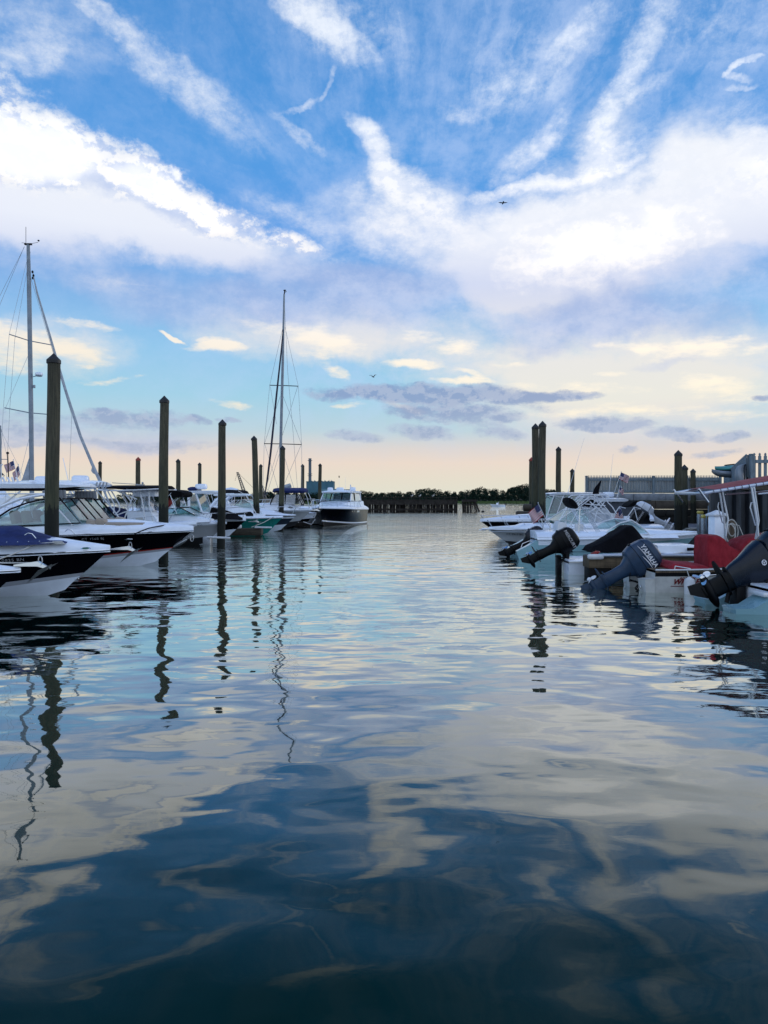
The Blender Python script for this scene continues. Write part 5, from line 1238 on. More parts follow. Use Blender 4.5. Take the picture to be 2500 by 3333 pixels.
mb = MB(); p = h.pt(.985, .86, -1, .02); mb.ell(p, (.06, .12, .10)); mb.build('bow_eye', STEEL, o)

# ------------------------------------------------------------------ sailboats
MAST = mat('mast_aluminium', (.22, .26, .30, 1), .45, metal=.2, var=.15, vscale=3)
SAILW = mat('furled_sail_cover', (.36, .40, .44, 1), .85, var=.25, vscale=5); SAILD = mat('dark_furled_sail', (.012, .012, .03, 1), .8)
def stays(mb, L, r=.009):
    for pts in L: mb.tube(pts, r, 4)
D = 35.0; s_ = F / D
o = thing('sailboat', 'sailboat with the tall grey mast and pale furled forestay at the far left', 'sailboat', ((105 - 1250) / s_, D, 0))
h = Hull(11.5, 3.4, 1.5, 1.15, 1.6, draft=.6); hu = h.hull([BOTTOM, WHITE], [(1, 1)], o); dk = h.deck(WHITE, o, lambda t: .15)
for q in (hu, dk): q.location.x = 3.75
mt = MB(); topz = H + (1625 - 797) / s_
mt.tube([(0, 0, 1.0), (-.06, 0, 6.5), (-.15, 0, topz - 2), (-.19, 0, topz)], [.105, .105, .10, .075], 10); m_ = mt.build('mast', MAST, o)
mb = MB(); mb.box((-.19, 0, topz + .03), (.34, .1, .07)); mb.tube([(-.30, 0, topz), (-.30, 0, topz + .85)], .012, 4); mb.tube([(-.1, 0, topz + .05), (.28, 0, topz + .12)], .010, 4); mb.ell((.30, 0, topz + .2), (.05, .05, .04)); mb.tube([(-.3, 0, topz + .08), (-.5, 0, topz + .1)], .01, 4); mb.build('masthead_gear', RUB, m_)
def zp(py): return H + (1625 - py) / s_
def xp(px): return (px - 105) / s_
fs = MB(); pts = [(xp(107), 0, zp(888)), (xp(120), 0, zp(950)), (xp(160), 0, zp(1085)), (xp(215), 0, zp(1275)), (xp(262), 0, zp(1420)), (xp(300), 0, zp(1510)), (xp(325), 0, zp(1565)), (xp(345), 0, zp(1612)), (xp(362), 0, zp(1652))]
fs.tube(pts, [.02, .045, .055, .065, .07, .075, .08, .05, .03], 8); fo = fs.build('furled_jib', SAILW, o)
mb = MB(); mb.prism([(xp(303), zp(1508)), (xp(297), zp(1532)), (xp(302), zp(1540)), (xp(318), zp(1548)), (xp(322), zp(1558))], -.02, .02); mb.build('sail_clew', SAILW, fo)
mb = MB()
for k, (px, py) in enumerate(((106, 885), (109, 897), (107, 905))): mb.ell((xp(px), 0, zp(py)), (.05, .05, .07))
mb.build('furler_swivel', RUB, fo)
sp = MB()
for py, px in ((1102, 58), (1336, 43)): sp.tube([(xp(99), 0, zp(py + 8)), (xp(px), -.8, zp(py - 2))], .025, 5); sp.tube([(xp(99), 0, zp(py + 8)), (xp(px) + 1.0, 1.3, zp(py + 2))], .025, 5)
sp.build('spreader', MAST, m_)
rg = MB(); stays(rg, [[(xp(97), 0, zp(810)), (xp(58), -.8, zp(1100)), (xp(43), -.9, zp(1334)), (xp(44), -1.4, 1.2)], [(xp(99), 0, zp(820)), (xp(62), -.4, zp(1110)), (xp(49), -.5, zp(1340)), (xp(50), -1.0, 1.2)], [(xp(80), 0, zp(803)), (-6.8, 0, 1.3)], [(xp(79), 0, zp(803)), (-6.2, .7, 1.3)],
    [(xp(97), 0, zp(1145)), (xp(44), -.8, zp(1340))], [(xp(99), 0, zp(1410)), (xp(75), -1.3, 1.2)], [(xp(99), 0, zp(900)), (1.2, 1.6, zp(1340)), (1.0, 1.6, 1.2)]]); rg.build('rigging', GALV, o)
radome(m_, (xp(127), 0, zp(1222)), .17, .14, base=MAST); mb = MB(); mb.tube([(xp(108), 0, zp(1226)), (xp(127), 0, zp(1222))], .02, 5); mb.box((xp(111), 0, zp(1258)), (.09, .09, .14)); mb.build('radar_bracket', MAST, m_)
bm_ = MB(); bm_.tube([(0, 0, zp(1588)), (-4.5, 0, zp(1590))], .075, 8); bm_.build('boom', MAST, o)
sv = MB(); sv.prism([(-.12, zp(1490)), (-.12, zp(1585)), (-.62, zp(1585)), (-.45, zp(1560)), (-.22, zp(1510))], -.06, .06); sv.build('sail_cover', SAILW, o)

D = 60.0; s_ = F / D
o = thing('sailboat', 'tall masted sailboat with a dark furled jib behind the centre-left boats', 'sailboat', ((924 - 1250) / s_, D, 0))
h = Hull(13, 3.8, 1.5, 1.2, 1.8, draft=.6); hu = h.hull([BOTTOM, WHITE], [(1, 1)], o); dk = h.deck(WHITE, o, lambda t: .2)
for q in (hu, dk): q.rotation_euler = (0, 0, R(-118)); q.location = (-1.6, -4.5, 0)
def zp(py): return H + (1625 - py) / s_
def xp(px): return (px - 914) / s_
o.location.x = (914 - 1250) / s_
mt = MB(); mt.tube([(0, 0, 1), (.0, 0, zp(1440)), (xp(920), 0, zp(1200)), (xp(925), 0, zp(958))], [.12, .12, .11, .07], 10); m_ = mt.build('mast', MAST, o)
mb = MB(); mb.tube([(xp(925), 0, zp(958)), (xp(927), 0, zp(946))], .05, 5); mb.tube([(xp(925), 0, zp(952)), (xp(933), 0, zp(949))], .03, 5); mb.ell((xp(927), 0, zp(945)), (.12, .05, .06)); mb.build('masthead_gear', RUB, m_)
fs = MB(); fs.tube([(xp(922), -.1, zp(1075)), (xp(918), -.5, zp(1150)), (xp(909), -1.6, zp(1300)), (xp(899), -2.9, zp(1480)), (xp(893), -3.5, zp(1560)), (xp(888), -4.1, zp(1618))], [.04, .06, .075, .08, .075, .04], 8); fs.build('furled_jib', SAILD, o)
sp = MB()
for py, a, b in ((1255, 878, 971), (1445, 860, 982)): sp.tube([(xp(a), 0, zp(py - 1)), (xp((a + b) / 2), 0, zp(py)), (xp(b), 0, zp(py + 2))], .035, 5)
sp.build('spreader', RUB, m_)
T = lambda px, py, y=0: (xp(px), y, zp(py))
rg = MB(); stays(rg, [[T(921, 1065), T(878, 1254), T(860, 1444), T(856, 1600)], [T(928, 1065), T(971, 1257), T(982, 1447), T(983, 1600)], [T(925, 958), T(931, 1200, 1), T(938, 1380, 3), T(945, 1590, 5)],
    [T(880, 1258), T(900, 1380)], [T(969, 1258), T(862, 1600)], [T(860, 1446), T(912, 1290)], [T(982, 1447), T(920, 1285)], [T(862, 1446), T(905, 1590)], [T(980, 1449), T(915, 1600)], [T(915, 1450), T(960, 1600)], [T(918, 1450), T(868, 1610)]], .013); rg.build('rigging', GALV, o)
bm_ = MB(); bm_.tube([T(922, 1588), T(948, 1582)], .12, 8); bm_.build('boom', MAST, o); bm_ = MB(); bm_.tube([T(924, 1584), T(946, 1578)], .13, 8); bm_.build('sail_cover', SAILW, o)

D = 62.0; s_ = F / D
o = thing('sailboat', 'distant sailboat mast cut by the left edge of the view', 'sailboat', ((3 - 1250) / s_, D, 0))
h = Hull(9, 2.9, 1.2, 1.0, 1.2); hu = h.hull([BOTTOM, WHITE], [(1, 1)], o); dk = h.deck(WHITE, o)
for q in (hu, dk): q.location.x = 3.5
mt = MB(); mt.tube([(0, 0, 1), (-.05, 0, H + 240 / s_)], [.12, .08], 8); m_ = mt.build('mast', MAST, o)
mb = MB(); mb.tube([(-.6, 0, H + 130 / s_), (.55, 0, H + 130 / s_)], .03, 5); mb.build('spreader', MAST, m_)
mb = MB(); stays(mb, [[(0, 0, H + 235 / s_), (.55, 0, H + 130 / s_), (.75, 0, 1.2)], [(0, 0, H + 225 / s_), (3.3, 0, 1.2)]], .012); mb.build('rigging', GALV, o)

# ------------------------------------------------------------------ background boats on the left
def small_boat(lbl, px, D, L, top, kind, rz=0.0, hull_m=WHITE, canvas=BLKC, seed=1, cabw=None):
    """boats behind the front row: hull, deck, cabin or console, top on pipes, rail"""
    rnd = random.Random(seed); o = thing('marina_boat', lbl, 'boat', ((px - 1250) / F * D, D, 0), rz, 'boats moored behind the front row')
    h = Hull(L, L * .31, 1.0 + L * .02, .9 + L * .02, L * .14); h.hull([BOTTOM, hull_m, WHITE], [(.8, 1), (1, 2)], o); h.deck(WHITE, o, lambda t: .2 * min(1, (1.02 - t) * 3)); h.rub(RUB, o)
    h.rail(STEEL, o, .5, .5, .016, posts=5)
    zd = h.zs(.5) + .1
    if kind == 'ttop':
        mb = MB(); mb.body([(-L * .58, .5, zd, .45, zd + .95, .02), (-L * .45, .5, zd, .42, zd + .9, .02), (-L * .42, .5, zd, .46, zd + .5, .0)]); mb.build('console', WHITE, o)
        mb = MB(); mb.slab(-L * .68, -L * .38, 1.0, top, .08, .06); mb.build('t_top', canvas, o)
        mb = MB()
        for sd in (1, -1):
            for a, b in ((-.60, -.65), (-.44, -.40), (-.60, -.50), (-.44, -.52)): mb.tube([(L * a, sd * .62, zd), (L * b, sd * .85, top)], .028, 6)
        mb.build('t_top_pipes', PIPE, o)
    elif kind == 'fly':
        mb = MB(); mb.body([(-L * .85, L * .13, zd - .1, L * .12, zd + .95, .05), (-L * .45, L * .13, zd - .1, L * .11, zd + .9, .08), (-L * .30, L * .09, zd - .1, L * .07, zd + .15, .04)]); cb = mb.build('cabin', WHITE, o)
        mb = MB()
        for sd in (1, -1): mb.poly([(-L * .80, sd * (L * .127 + .01), zd + .35), (-L * .45, sd * (L * .127 + .01), zd + .35), (-L * .47, sd * (L * .123 + .01), zd + .72), (-L * .80, sd * (L * .123 + .01), zd + .75)])
        mb.build('side_window', DGLASS, cb, smooth=False)
        mb = MB(); mb.body([(-L * .80, L * .10, zd + .95, L * .10, zd + 1.4, 0), (-L * .52, L * .10, zd + .95, L * .09, zd + 1.35, 0), (-L * .48, L * .09, zd + .95, L * .06, zd + 1.0, 0)]); mb.build('flybridge', WHITE, o)
        mb = MB(); mb.slab(-L * .82, -L * .52, L * .11, top, .08, .22); mb.build('bimini', canvas, o)
        mb = MB()
        for sd in (1, -1):
            for a, b in ((-.78, -.82), (-.66, -.80), (-.66, -.54), (-.54, -.55)): mb.tube([(L * a, sd * L * .1, zd + 1.35), (L * b, sd * L * .11, top)], .02, 6)
        mb.build('bimini_frame', STEEL, o)
        antenna(o, (-L * .6, -.8, zd + 1.3), 2.2, -.1)
    else:
        mb = MB(); mb.body([(-L * .60, L * .12, zd - .1, L * .11, zd + .30, .05), (-L * .30, L * .10, zd - .1, L * .07, zd + .22, .08), (-L * .18, L * .05, zd - .1, L * .03, zd + .02, .02)]); mb.build('cabin', WHITE, o)
        gl = MB(); gl.poly([(-L * .42, -L * .10, zd + .3), (-L * .42, L * .10, zd + .3), (-L * .50, L * .09, zd + .75), (-L * .50, -L * .09, zd + .75)])
        for sd in (1, -1): gl.poly([(-L * .42, sd * L * .105, zd + .3), (-L * .50, sd * L * .095, zd + .75), (-L * .60, sd * L * .11, zd + .35)])
        gl.build('windshield', GLASS, o, smooth=False)
        mb = MB(); mb.slab(-L * .72, -L * .44, L * .12, top, .10, .15); mb.build('bimini', canvas, o)
        mb = MB()
        for sd in (1, -1):
            for a, b in ((-.6, -.7), (-.6, -.46), (-.5, -.6)): mb.tube([(L * a, sd * L * .12, zd + .2), (L * b, sd * L * .12, top)], .018, 6)
        mb.build('bimini_frame', STEEL, o)
    return o
small_boat('flybridge boat with a raised brown bimini and tall antenna at far left', 330, 38, 10.5, H + 118 * 38 / F, 'fly', canvas=BRNC, seed=3)
small_boat('white T-top boat glimpsed through the pipes behind the black hardtop boat', 470, 44, 8.0, 2.75, 'ttop', canvas=WHITE, seed=4)
small_boat('distant boat with a dark T-top left of the piling with the reddish tip', 480, 56, 8.5, 3.0, 'ttop', seed=5)
small_boat('distant white boat with navy bimini between the black T-top and the black rolled bimini', 640, 60, 8.5, 2.7, 'cuddy', canvas=NAVY, seed=6)
small_boat('distant grey topped boat behind the pilothouse boat', 760, 64, 9.0, 2.7, 'cuddy', canvas=GRYC, seed=7)
small_boat('small flybridge boat far off at the left edge', 190, 60, 9.0, 4.1, 'fly', canvas=GRYC, seed=8)
small_boat('farthest white T-top boat behind the radar arch cruiser', 870, 70, 8.5, 2.6, 'ttop', canvas=WHITE, seed=9)
flag('small national flag on a dark staff at the far left edge', (wpt(66, 1625, 30).x, 30, 2.45), R(180), w=.42, h=.34, staff=1.25, lean=.28, down=.35)
flag('faded folded flag just right of the far left flag', (wpt(75, 1625, 32).x, 32, 2.5), R(180), w=.35, h=.4, staff=1.1, lean=.2, down=.8)
# ------------------------------------------------------------------ boats on the right
# distant motorboat with a person
p = wpt(1596, 1625, 205); o = thing('skiff', 'tiny white skiff under way on the open harbour', 'boat', (p.x, 205, 0), R(180))
h = Hull(4.1, 1.6, .62, .5, .5); h.hull([WHITE, WHITE], [(1, 1)], o); h.deck(WHITE, o, lambda t: .03); 
mb = MB(); mb.box((-1.9, 0, .75), (.4, .6, .7), bev=.05); mb.build('console', WHITE, o); mb = MB(); mb.box((-4.2, 0, .6), (.35, .35, .8), bev=.08); mb.build('outboard_engine', ENG_B, o)
pe = thing('person', 'tiny figure in a pale shirt seated at the console of the distant skiff', 'person', (p.x + 2.25, 205, .45))
mb = MB(); mb.lathe([(.14, .0), (.15, .15), (.17, .45), (.19, .57), (.07, .65), (.06, .70), (.10, .77), (.11, .85), (.08, .95), (.01, .98)], n=10, sy=.8); mb.tube([(.0, -.18, .53), (-.05, -.24, .28), (-.3, -.15, .2)], [.05, .045, .035], 6); mb.tube([(.0, .18, .53), (-.05, .24, .28), (-.3, .15, .2)], [.05, .045, .035], 6)
mb.build('body', mat('pale_shirt', (.4, .4, .42, 1), .8), pe); mb = MB(); mb.tube([(0, -.1, .02), (-.40, -.1, .03), (-.42, -.1, -.3)], [.09, .07, .05], 6); mb.tube([(0, .1, .02), (-.40, .1, .03), (-.42, .1, -.3)], [.09, .07, .05], 6); mb.build('trousers', NAVY, pe)

# R1 -- far hardtop boat, black sided, bow to the left
D = 41.0
o = thing('hardtop_motorboat', 'black sided white decked boat, farthest of the bows pointing left at right', 'boat', bx_(1563, D), R(180)); f = BF(1563, D, -1)
h = Hull(9.2, 2.9, .90, .95, 1.2, flare=1.0); h.hull([WHITE, WHITE, BLACK], [(.20, 1), (1, 2)], o); h.deck(WHITE, o, lambda t: .30 * min(1, (1.02 - t) * 4), toe=.08); h.rub(WHITE, o, .03)
h.rail(STEEL, o, .45, .25, .014, posts=7, lean=.1)
mb = MB(); mb.slab(f(1965, 0)[0], f(1775, 0)[0], 1.15, f(0, 1608)[1], .10, .05); ht = mb.build('hardtop', WHITE, o)
mb = MB(); mb.slab(f(2035, 0)[0], f(1872, 0)[0], 1.2, f(0, 1628)[1], .16, .06); mb.build('aft_hardtop', WHITE, ht)
mb = MB(); both(mb, f, [(1790, 1612), (1762, 1690)], 1.0, .03, y2=1.2); both(mb, f, [(1820, 1612), (1790, 1690)], 1.0, .03, y2=1.2); both(mb, f, [(1775, 1612), (1820, 1618), (1850, 1640)], 1.0, .03); both(mb, f, [(1900, 1612), (1850, 1690)], 1.05, .035); both(mb, f, [(1960, 1612), (1990, 1680)], 1.05, .035); mb.build('hardtop_pipes', PIPE, o)
gl = MB(); pane(gl, f, [(1765, 1692), (1795, 1612), (1880, 1612), (1870, 1690)], 1.15, 1.0); crossq(gl, f, (1762, 1690), (1792, 1612), 1.1, 1.0); gl.build('windshield', GLASS, o, smooth=False)
mb = MB(); mb.body([(f(2090, 0)[0], 1.15, f(0, 1705)[1], 1.05, f(0, 1665)[1], 0), (f(2050, 0)[0], 1.15, f(0, 1705)[1], 1.08, f(0, 1640)[1], 0), (f(2025, 0)[0], 1.15, f(0, 1705)[1], 1.1, f(0, 1633)[1], 0), (f(1930, 0)[0], 1.15, f(0, 1705)[1], 1.1, f(0, 1633)[1], 0)]); mb.build('canvas_enclosure', GRYC, o)
mb = MB(); mb.body([(f(1950, 0)[0], 1.2, .9, 1.1, f(0, 1690)[1], .05), (f(1800, 0)[0], 1.2, .9, 1.05, f(0, 1690)[1], .08), (f(1720, 0)[0], .9, .9, .7, f(0, 1697)[1], .05)]); mb.build('cabin', WHITE, o)
mb = MB(); x, z = f(1985, 1622); mb.box((x, -.3, z + .22), (.55, .6, .26), bev=.08); mb.tube([(x, -.3, z), (x, -.3, z + .2)], .06, 6); mb.build('spotlight', WHITE, ht)
antenna(ht, (f(1835, 0)[0], .9, f(0, 1605)[1]), 3.0, -.9); antenna(ht, (f(1965, 0)[0], .9, f(0, 1615)[1]), 2.3, -.25); antenna(ht, (f(1918, 0)[0], -.9, f(0, 1605)[1]), 1.1, 0, .006)
mb = MB(); mb.tube([(f(2000, 0)[0], .5, f(0, 1618)[1]), (f(2015, 0)[0], .5, f(0, 1585)[1])], .05, 6); mb.build('mast_stub', GALV, ht)
engine(o, (-9.35, .35, 1.10), R(58), 1.35, ENG_W, ENG_W, sd=1); 
flag('national flag flying from a staff above the right-hand boats', (wpt(1990, 1625, D).x, D - .4, f(0, 1612)[1]), 0, w=.55, h=.40, staff=1.3, lean=.42, down=.35)
flag('limp dark red ensign below the flying flag', (wpt(1992, 1625, D).x, D - .9, f(0, 1618)[1]), 0, w=.32, h=.26, staff=.6, lean=.15, down=.6)

# R2 -- white cuddy, pulpit, script on the side
D = 33.0
o = thing('cuddy_motorboat', 'white cuddy boat with a long bow pulpit, bow rail and folded pipe frames, pointing left', 'boat', bx_(1592, D), R(180)); f = BF(1592, D, -1)
h = Hull(7.4, 2.6, .72, .74, 1.0, chz=.35, flare=1.1); h.hull([BOTTOM, GREYW, WHITE], [(.82, 1), (1, 2)], o); h.deck(WHITE, o, lambda t: .12 * min(1, (1.02 - t) * 4), toe=.14); h.rub(RUB, o, .022)
mb = MB(); mb.box((-.05, 0, .78), (.75, .30, .07), bev=.02); mb.box((.30, 0, .73), (.30, .12, .05), bev=.02); mb.build('bow_pulpit', WHITE, o)
h.letter('registration', 'CT 7917 BC', .15, .90, .66, 1, LET_B, o)
mb = MB(); mb.body([(f(1985, 0)[0], 1.0, .8, .95, f(0, 1698)[1], .02), (f(1800, 0)[0], 1.0, .8, .9, f(0, 1705)[1], .05), (f(1700, 0)[0], .8, .8, .62, f(0, 1706)[1], .06), (f(1665, 0)[0], .55, .8, .35, f(0, 1716)[1], .03), (f(1648, 0)[0], .3, .8, .2, f(0, 1724)[1], .0)]); cb = mb.build('cabin', WHITE, o)
mb = MB(); pane(mb, f, [(1719, 1722), (1719, 1712), (1760, 1712), (1760, 1720)], .88, .85); mb.build('side_window', NAVY, cb, smooth=False)
h.rail(STEEL, o, .50, .42, .014, posts=6, lean=.22)
text('lettering', 'Pursuit', .20, frame((f(1828, 0)[0], 1.01, f(0, 1719)[1]), (-1, 0, 0), (0, 0, 1)), LET_B, cb, shear=.4)
gl = MB(); pane(gl, f, [(1790, 1700), (1850, 1660), (1900, 1655), (1900, 1700)], .95, .8); crossq(gl, f, (1788, 1702), (1850, 1660), .9, .75); ws = gl.build('windshield', GLASS, o, smooth=False)
mb = MB(); both(mb, f, [(1788, 1702), (1850, 1659), (1902, 1654)], .92, .022); mb.tube([(f(1850, 0)[0], -.78, f(0, 1659)[1]), (f(1850, 0)[0], .78, f(0, 1659)[1])], .02, 6); mb.build('window_frame', PIPE, ws)
# folded tower: many pipes
mb = MB()
for pts in ([(1796, 1722), (1855, 1655), (1900, 1618), (1935, 1612)], [(1820, 1712), (1870, 1650), (1920, 1612), (1960, 1612)], [(1850, 1722), (1862, 1640), (1880, 1620)], [(1880, 1700), (1930, 1640), (1960, 1615)], [(1858, 1660), (1905, 1700)], [(1880, 1650), (1940, 1690)],
            [(1925, 1618), (1960, 1660), (1985, 1700)], [(1940, 1612), (1975, 1650), (2000, 1695)], [(1900, 1670), (1960, 1672)], [(1890, 1640), (1950, 1645)], [(1868, 1690), (1925, 1650)], [(1955, 1630), (1925, 1665), (1915, 1700)], [(1845, 1690), (1895, 1665)], [(1905, 1632), (1945, 1672)], [(1860, 1622), (1875, 1612), (1935, 1610)]):
    both(mb, f, pts, .72, .024, y2=.95)
for a in ((1935, 1612), (1900, 1618), (1960, 1660), (1905, 1665), (1880, 1640)): mb.tube([(f(*a)[0], -.75, f(*a)[1]), (f(*a)[0], .75, f(*a)[1])], .022, 6)
mb.build('tower_pipes', PIPE, o)
mb = MB()
for k, (px, py) in enumerate(((1938, 1668), (1955, 1682), (1972, 1672), (1930, 1690))):
    x, z = f(px, py); mb.prism([(x - .35, z - .22), (x - .25, z - .28), (x + .1, z - .05), (x + .35, z + .22), (x + .25, z + .28), (x - .05, z + .05)], .2 + .15 * k, .24 + .15 * k); mb.prism([(x - .35, z - .22), (x - .25, z - .28), (x + .35, z + .22), (x + .25, z + .28)], -.5 + .1 * k, -.46 + .1 * k)
x, z = f(1978, 1690); mb.box((x, .3, z), (.22, .8, .55), ry=R(-12), bev=.03); mb.build('folded_deck_chairs', PLAST, o)
engine(o, (-7.05, .0, 1.02), R(56), .95, ENG_B, ENG_B, 'YAMAHA', LET_S, sd=1, bsize=.15)
mb = MB(); both(mb, f, [(2005, 1700), (2040, 1650), (2060, 1655)], 1.0, .022); both(mb, f, [(2040, 1652), (2050, 1690)], 1.0, .018); mb.build('stern_arch', PIPE, o)
def rolled_bimini(parent, f, a, b, w, y, r=.11):
    """folded canvas roll lying across the beam, its section long from a to b"""
    mb = MB(); (x0, z0), (x1, z1) = f(*a), f(*b); c = Vector(((x0 + x1) / 2, 0, (z0 + z1) / 2)); u = Vector((x1 - x0, 0, z1 - z0)) * .5; v = Vector((-u.z, 0, u.x)).normalized() * r
    rings = []
    for yy, k in ((-y, .5), (-y * .97, .9), (-y * .4, 1.05), (y * .4, 1), (y * .97, .9), (y, .5)):
        rings.append([c + Vector((0, yy, 0)) + u * (k * math.cos(q)) * (1 + .1 * math.sin(3 * q)) + v * (k * math.sin(q)) for q in [6.28318 * j / 14 for j in range(14)]])
    mb.loft(rings); return mb.build('rolled_bimini', w, parent)
rolled_bimini(o, f, (1925, 1628), (1896, 1650), BLKC, .5, .09)
mb = MB(); x, z = f(1938, 1604); mb.tube([(x + .05, .2, z - .15), (x, .2, z + .15), (x - .2, .2, z + .55)], [.15, .12, .02], 7); mb.build('mast_bag', BLKC, o)
rolled_bimini(o, f, (2064, 1632), (2034, 1650), BLKC, .5, .09)
flag('small flag drooping at the stern of the white cuddy boat', (wpt(2052, 1625, 30).x, 30.6, 1.02), R(180), w=.42, h=.4, staff=.75, lean=.2, down=.85)

# R3 -- light blue hull, bow to the right
D = 26.5; s_ = F / D
xb = (2268 - 1250) / s_
o = thing('bowrider_boat', 'ice blue hulled bowrider with a dark outboard, flag and wraparound windshield, bow to the right', 'boat', (xb, D, 0)); f = BF(2268, D)
h = Hull(5.95, 2.3, .86, .72, .75, chz=.4); h.hull([ICE, ICE, WHITE], [(.72, 1), (1, 2)], o); h.deck(WHITE, o, lambda t: .20 * min(1, (1.02 - t) * 3), toe=.08); h.rub(WHITE, o, .03); h.cleat(o, .86)
h.letter('lettering', 'BT', .22, .36, .52, -1, LET_B, o, shear=.3)
mb = MB(); mb.tube([h.pt(.02 + k * .06, .40, -1, .012) for k in range(12)], .008, 4); mb.build('stripe', SLATE, o)
mb = MB(); mb.body([(f(1905, 0)[0], 1.0, .75, .95, f(0, 1738)[1], .02), (f(2110, 0)[0], .95, .75, .8, f(0, 1732)[1], .05), (f(2185, 0)[0], .7, .75, .5, f(0, 1738)[1], .03)]); mb.build('coaming', WHITE, o)
gl = MB(); pane(gl, f, [(1938, 1738), (1985, 1704), (2026, 1690), (2048, 1698), (2078, 1730)], .98, .80); crossq(gl, f, (2082, 1732), (2028, 1690), .75, .7); ws = gl.build('windshield', GLASS, o, smooth=False)
mb = MB(); both(mb, f, [(1936, 1740), (1960, 1718), (1990, 1700), (2026, 1690), (2052, 1706), (2082, 1734)], .95, .022); both(mb, f, [(2000, 1704), (2030, 1736)], .95, .012); both(mb, f, [(1938, 1740), (2082, 1734)], .97, .016); mb.tube([(f(2026, 0)[0], -.85, f(0, 1690)[1]), (f(2026, 0)[0], .85, f(0, 1690)[1])], .02, 6); mb.build('window_frame', PIPE, ws)
mb = MB()
for k in range(4): both(mb, f, [(1872 + 4 * k, 1648), (1925 + 5 * k, 1738 + 2 * k)], .85, .013)
both(mb, f, [(1866, 1655), (1862, 1730)], .9, .014); both(mb, f, [(1866, 1652), (1830, 1715)], .9, .014); both(mb, f, [(1858, 1700), (1905, 1742)], .9, .012); mb.build('bimini_frame', STEEL, o)
rolled_bimini(o, f, (1840, 1622), (1870, 1655), BLKC, .5, .11)
mb = MB(); x, z = f(1815, 1720); mb.box((x, -.3, z), (.35, .7, .5), ry=R(10), bev=.08); x, z = f(1872, 1718); mb.box((x, -.55, z), (.3, .12, .3), mi=0, bev=.03); mb.build('stern_seat', CUSH, o)
def eng_on(o, px, py, D, tilt, s, *a, **k):
    """engine whose cowl centre sits at the given spot, in the frame of boat o (rotation 0)"""
    p = wpt(px, py, D); c = Vector((p.x - .45 * s * math.sin(tilt), D, p.z - .45 * s * math.cos(tilt))) - o.location
    return engine(o, c, tilt, s, *a, **k)
eng_on(o, 1748, 1746, 26.9, R(60), .92, ENG_N, ENG_B, 'YAMAHA', LET_S, bsize=.12)
# aft wings of the hull beside the engine
for sd in (1, -1):
    mb = MB(); x0 = -5.93; ys = h.hb(0) * sd
    mb.loft([[(x0 + .02, ys, .70), (x0 + .02, ys - sd * .35, .72), (x0 + .02, ys - sd * .35, -.05), (x0 + .02, ys * .96, -.05)], [(x0 - .32, ys, .50), (x0 - .32, ys - sd * .33, .50), (x0 - .32, ys - sd * .33, -.05), (x0 - .32, ys * .96, -.05)], [(x0 - .72, ys * .97, .30), (x0 - .72, ys - sd * .3, .30), (x0 - .62, ys - sd * .3, -.05), (x0 - .62, ys * .94, -.05)]])
    mb.build('stern_wing', ICE, o)
mb = MB(); mb.tube([(-6.5, -1.0, .42), (-6.45, -1.0, .56), (-6.2, -1.0, .66), (-6.1, -1.0, .60)], .016, 6); mb.build('grab_rail', STEEL, o)
flag('national flag on a slanting staff at the stern of the ice blue boat', (wpt(1778, 1625, D).x, D - .6, f(0, 1715)[1]), R(180), w=.46, h=.44, staff=.85, lean=.42, down=.55)
mb = MB(); both(mb, f, [(1776, 1742), (1780, 1710), (1772, 1690)], .6, .015); both(mb, f, [(1768, 1752), (1790, 1720)], .6, .013); mb.build('stern_rail', STEEL, o)

# R4 -- skiff with black tent cover
D = 20.9; s_ = F / D; xb = (2335 - 1250) / s_
o = thing('skiff', 'white skiff with a peaked black cover behind the finger dock and a black outboard', 'boat', (xb, D + .35, 0)); f = BF(2335, D + .35)
h = Hull(4.3, 1.7, .74, .36, .5, stern=.85); h.hull([WHITE, WHITE], [(1, 1)], o); h.deck(WHITE, o, lambda t: .04, toe=.02); h.rub(CREAM, o, .025)
x0 = -4.3
mb = MB(); mb.body([(x0 + .02, .60, .30, .58, .40, .02), (x0 + .5, .70, .30, .66, .42, .02)]); mb.build('stern_box', WHITE, o)
mb = MB(); S = []
for px, py, w in ((1928, 1788, .62), (1936, 1776, .66), (2000, 1740, .68), (2045, 1708, .66), (2062, 1706, .64), (2078, 1722, .62), (2118, 1768, .5), (2140, 1790, .3)):
    x, z = f(px, py); S.append((x, w, .60, w * .62, lerp(.6, z, .95), .02))
mb.body(S); wrinkle(mb.build('tent_cover', BLKC, o), .018, 4, seed=3)
mb = MB(); mb.body([(f(2135, 0)[0], .6, .6, .58, f(0, 1772)[1], .02), (f(2240, 0)[0], .55, .6, .5, f(0, 1770)[1], .02), (f(2290, 0)[0], .4, .6, .35, f(0, 1776)[1], .0)]); fd_ = mb.build('foredeck', WHITE, o)
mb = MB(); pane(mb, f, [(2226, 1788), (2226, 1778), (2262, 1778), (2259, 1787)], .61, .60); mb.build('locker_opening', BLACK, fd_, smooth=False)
mb = MB(); mb.tube([(x0 + .1 + .17 * math.cos(t), -.1 + .12 * math.sin(t), .60 - .08 + .012 * t) for t in [k * .5 for k in range(26)]], .014, 5); mb.tube([(x0 - .2, -.1, .55), (x0 - .05, -.1, .70), (x0 + .25, -.1, .62)], .012, 5); mb.build('fuel_line', RUB, o)
eng_on(o, 1846, 1757, D + .1, R(60), .86, ENG_B, ENG_B, 'MERCURY', LET_S, bsize=.15)
mb = MB(); mb.box((x0 - .12, 0, .22), (.14, .28, .55), bev=.04); mb.build('engine_bracket', RUB, o)

